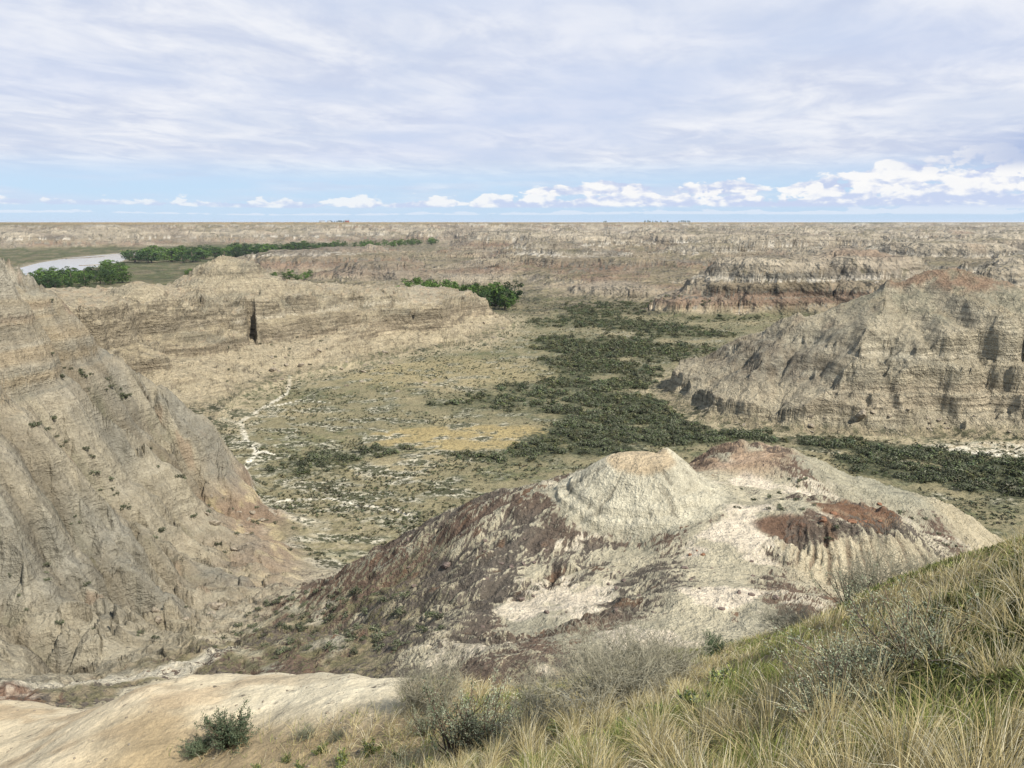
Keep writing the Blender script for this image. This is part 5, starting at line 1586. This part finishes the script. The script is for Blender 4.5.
def ramp(v, a, b, lo=0., hi=1.):
    n = N.new('ShaderNodeMapRange'); n.interpolation_type = 'SMOOTHSTEP'
    n.inputs['From Min'].default_value = a; n.inputs['From Max'].default_value = b
    n.inputs['To Min'].default_value = lo; n.inputs['To Max'].default_value = hi
    L.new(v, n.inputs['Value']); return n.outputs['Result']


def comb(x, y, z):
    n = N.new('ShaderNodeCombineXYZ')
    for i, v in enumerate((x, y, z)):
        if isinstance(v, (int, float)): n.inputs[i].default_value = v
        else: L.new(v, n.inputs[i])
    return n.outputs[0]


def noise(vec, scale, det, rough, dist=0., lac=2.0):
    n = N.new('ShaderNodeTexNoise'); n.inputs['Scale'].default_value = scale; n.inputs['Detail'].default_value = det
    n.inputs['Roughness'].default_value = rough; n.inputs['Distortion'].default_value = dist; n.inputs['Lacunarity'].default_value = lac
    L.new(vec, n.inputs['Vector']); return n.outputs['Fac']


def mixc(f, a, b):
    n = N.new('ShaderNodeMix'); n.data_type = 'RGBA'; n.clamp_factor = True
    if isinstance(f, (int, float)): n.inputs[0].default_value = f
    else: L.new(f, n.inputs[0])
    for s, v in ((6, a), (7, b)):
        if isinstance(v, tuple): n.inputs[s].default_value = v + (1,)
        else: L.new(v, n.inputs[s])
    return n.outputs[2]


X_, Y_, Z_ = sep.outputs
el = Z_                                                     # sine of elevation
zc = mth('MAXIMUM', Z_, .012)
# high thin overcast on a flat layer
plx = mth('DIVIDE', X_, mth('ADD', zc, .06)); ply = mth('DIVIDE', Y_, mth('ADD', zc, .06))
lay = comb(plx, mth('MULTIPLY', ply, 1.0), 0.0)
lay2 = comb(mth('ADD', mth('MULTIPLY', plx, .5), mth('MULTIPLY', ply, .9)), mth('ADD', mth('MULTIPLY', plx, -1.3), mth('MULTIPLY', ply, .55)), 3.0)
s1 = noise(lay, .75, 7, .55, .5)
s2 = noise(lay2, 1.5, 9, .62, .4)
az = mth('ARCTAN2', X_, Y_)
cov = mth('ADD', ramp(s1, .30, .62, 0, .6), ramp(s2, .35, .70, 0, .4))
veil = mth('MULTIPLY', ramp(el, .036, .082), mth('ADD', mth('MULTIPLY', cov, .22), .78))
veil = mth('MULTIPLY', veil, mth('MULTIPLY', mth('SUBTRACT', 1.0, ramp(el, .55, .85, 0, .85)), ramp(Y_, -.5, .1, .25, 1.0)))  # unseen sky overhead and behind cleared to cut the fill light
low = mth('MULTIPLY', ramp(el, .004, .03), ramp(noise(comb(mth('MULTIPLY', az, 4.0), mth('MULTIPLY', el, 34.0), 1.7), 1.0, 6, .6), .40, .68, 0, .6))
veil = mth('MAXIMUM', veil, low)
veilc = mixc(mth('MULTIPLY', ramp(s2, .30, .66), ramp(s1, .30, .60, .35, 1.0)), (5.0, 5.35, 6.5), (7.1, 7.2, 7.55))
veilc = mixc(ramp(noise(lay, .28, 3, .5, .2), .42, .62, 0, .6), veilc, (4.7, 5.3, 6.9))
blue = mixc(.85, sky.outputs['Color'], (4.0, 5.5, 7.4))
c1 = mixc(veil, blue, veilc)
# heaped clouds low over the plain, flat based, in an azimuth / elevation bank
lf = noise(comb(mth('MULTIPLY', az, 5.0), 0.0, 9.0), 1.0, 3, .6)
lf2 = noise(comb(mth('MULTIPLY', az, 2.6), 0.0, 21.0), 1.0, 2, .5)


def bank(base, hlo, hhi, k, seed, thr, sx=20.0, sy=46.0):
    hgt = mth('ADD', hlo, mth('MULTIPLY', mth('MULTIPLY', ramp(az, -.25, .62), ramp(lf, .35, .65, .35, 1.2)), hhi))
    base = mth('ADD', mth('MULTIPLY', mth('SUBTRACT', lf2, .5), .012), base)
    q = mth('DIVIDE', mth('SUBTRACT', el, base), hgt)
    n = noise(comb(mth('MULTIPLY', az, sx), mth('MULTIPLY', el, sy), seed), 1.0, 8, .58, .15)
    n2 = noise(comb(mth('ADD', mth('MULTIPLY', az, sx), -.12), mth('ADD', mth('MULTIPLY', el, sy), -.22), seed), 1.0, 8, .58, .15)
    v = mth('SUBTRACT', mth('ADD', mth('ADD', n, mth('MULTIPLY', mth('SUBTRACT', lf, .5), .22)), ramp(az, -.5, .45, -k, .06)), mth('MULTIPLY', mth('ABSOLUTE', mth('SUBTRACT', q, .25)), .26))
    m = mth('MULTIPLY', ramp(v, thr, thr + .055), ramp(q, -.12, .10))
    shade = mth('ADD', mth('MULTIPLY', mth('SUBTRACT', n, n2), 3.2), mth('MULTIPLY', q, .55))
    return m, shade


m1, sh1 = bank(.018, .011, .024, .03, 4.0, .36, 24.0, 50.0)
m2, sh2 = bank(.033, .004, .042, .30, 14.0, .41, 15.0, 36.0)
m3, _s3 = bank(.009, .004, .006, .03, 24.0, .40, 24.0, 100.0)
c2 = mixc(mth('MULTIPLY', m3, .55), c1, (6.6, 6.9, 7.6))
c2 = mixc(mth('MULTIPLY', m2, .95), c2, mixc(ramp(sh2, -.05, .55), (4.5, 5.1, 6.7), (7.7, 7.65, 7.6)))
c2 = mixc(mth('MULTIPLY', m1, ramp(az, -.5, .2, .62, .92)), c2, mixc(ramp(sh1, -.05, .5), (4.7, 5.3, 6.9), (7.7, 7.65, 7.6)))
# grey-blue shower cloud at the far right
sh = noise(comb(mth('MULTIPLY', az, 5.0), mth('MULTIPLY', el, 26.0), 8.0), 1.0, 7, .62)
shm = mth('MULTIPLY', mth('MULTIPLY', ramp(az, .40, .60), mth('MULTIPLY', ramp(el, .050, .066), mth('SUBTRACT', 1.0, ramp(el, .088, .118)))), ramp(sh, .32, .50))
c3 = mixc(mth('MULTIPLY', shm, .85), c2, (3.1, 3.9, 5.9))
sh4 = mth('MULTIPLY', mth('MULTIPLY', ramp(az, .22, .5), ramp(el, .235, .275)), ramp(noise(lay, .9, 5, .55), .42, .58))
c3 = mixc(mth('MULTIPLY', sh4, .6), c3, (3.9, 4.7, 6.7))
# below the horizon: ground bounce
c4 = mixc(ramp(Z_, -.02, -.002), (1.7, 1.45, 1.1), c3)
L.new(c4, bg.inputs['Color'])

HAZE = 2.4e-5
# the air over the badlands
hm = bpy.data.materials.new('thin_haze'); hm.use_nodes = True
hn = hm.node_tree.nodes; hn.remove(hn['Principled BSDF'])
pv = hn.new('ShaderNodeVolumePrincipled'); pv.inputs['Color'].default_value = (.80, .88, 1.0, 1); pv.inputs['Density'].default_value = HAZE; pv.inputs['Anisotropy'].default_value = .1
hm.node_tree.links.new(pv.outputs[0], hn['Material Output'].inputs['Volume'])
hv, hf = box(0, 0, -75, 130000, 130000, 110)
ho = link('haze', np_mesh('haze', hv, hf, [hm], smooth=False)); tag(ho, 'thin pale haze lying over the whole valley', 'haze', None, 'stuff')
sc.cycles.volume_bounces = 0
HAZE_OK = True

cd = bpy.data.cameras.new('camera'); cd.sensor_width = 36; cd.lens = 36 * FPX / 1024; cd.clip_start = .1; cd.clip_end = 120000
co = bpy.data.objects.new('camera', cd); COLL.objects.link(co); co.location = (0, 0, 0)
co.rotation_euler = (math.radians(90) - PITCH, 0, 0)
sc.camera = co
sc.view_settings.view_transform = 'Standard'; sc.view_settings.look = 'None'; sc.view_settings.exposure = 0.60; sc.view_settings.gamma = 1.0
sc.view_settings.use_curve_mapping = False
sc.render.engine = 'CYCLES'
sc.cycles.max_bounces = 5; sc.cycles.diffuse_bounces = 3; sc.cycles.transparent_max_bounces = 6
sc.cycles.use_denoising = True; sc.cycles.denoiser = 'OPENIMAGEDENOISE'; sc.cycles.denoising_prefilter = 'ACCURATE'; sc.cycles.denoising_input_passes = 'RGB_ALBEDO_NORMAL'
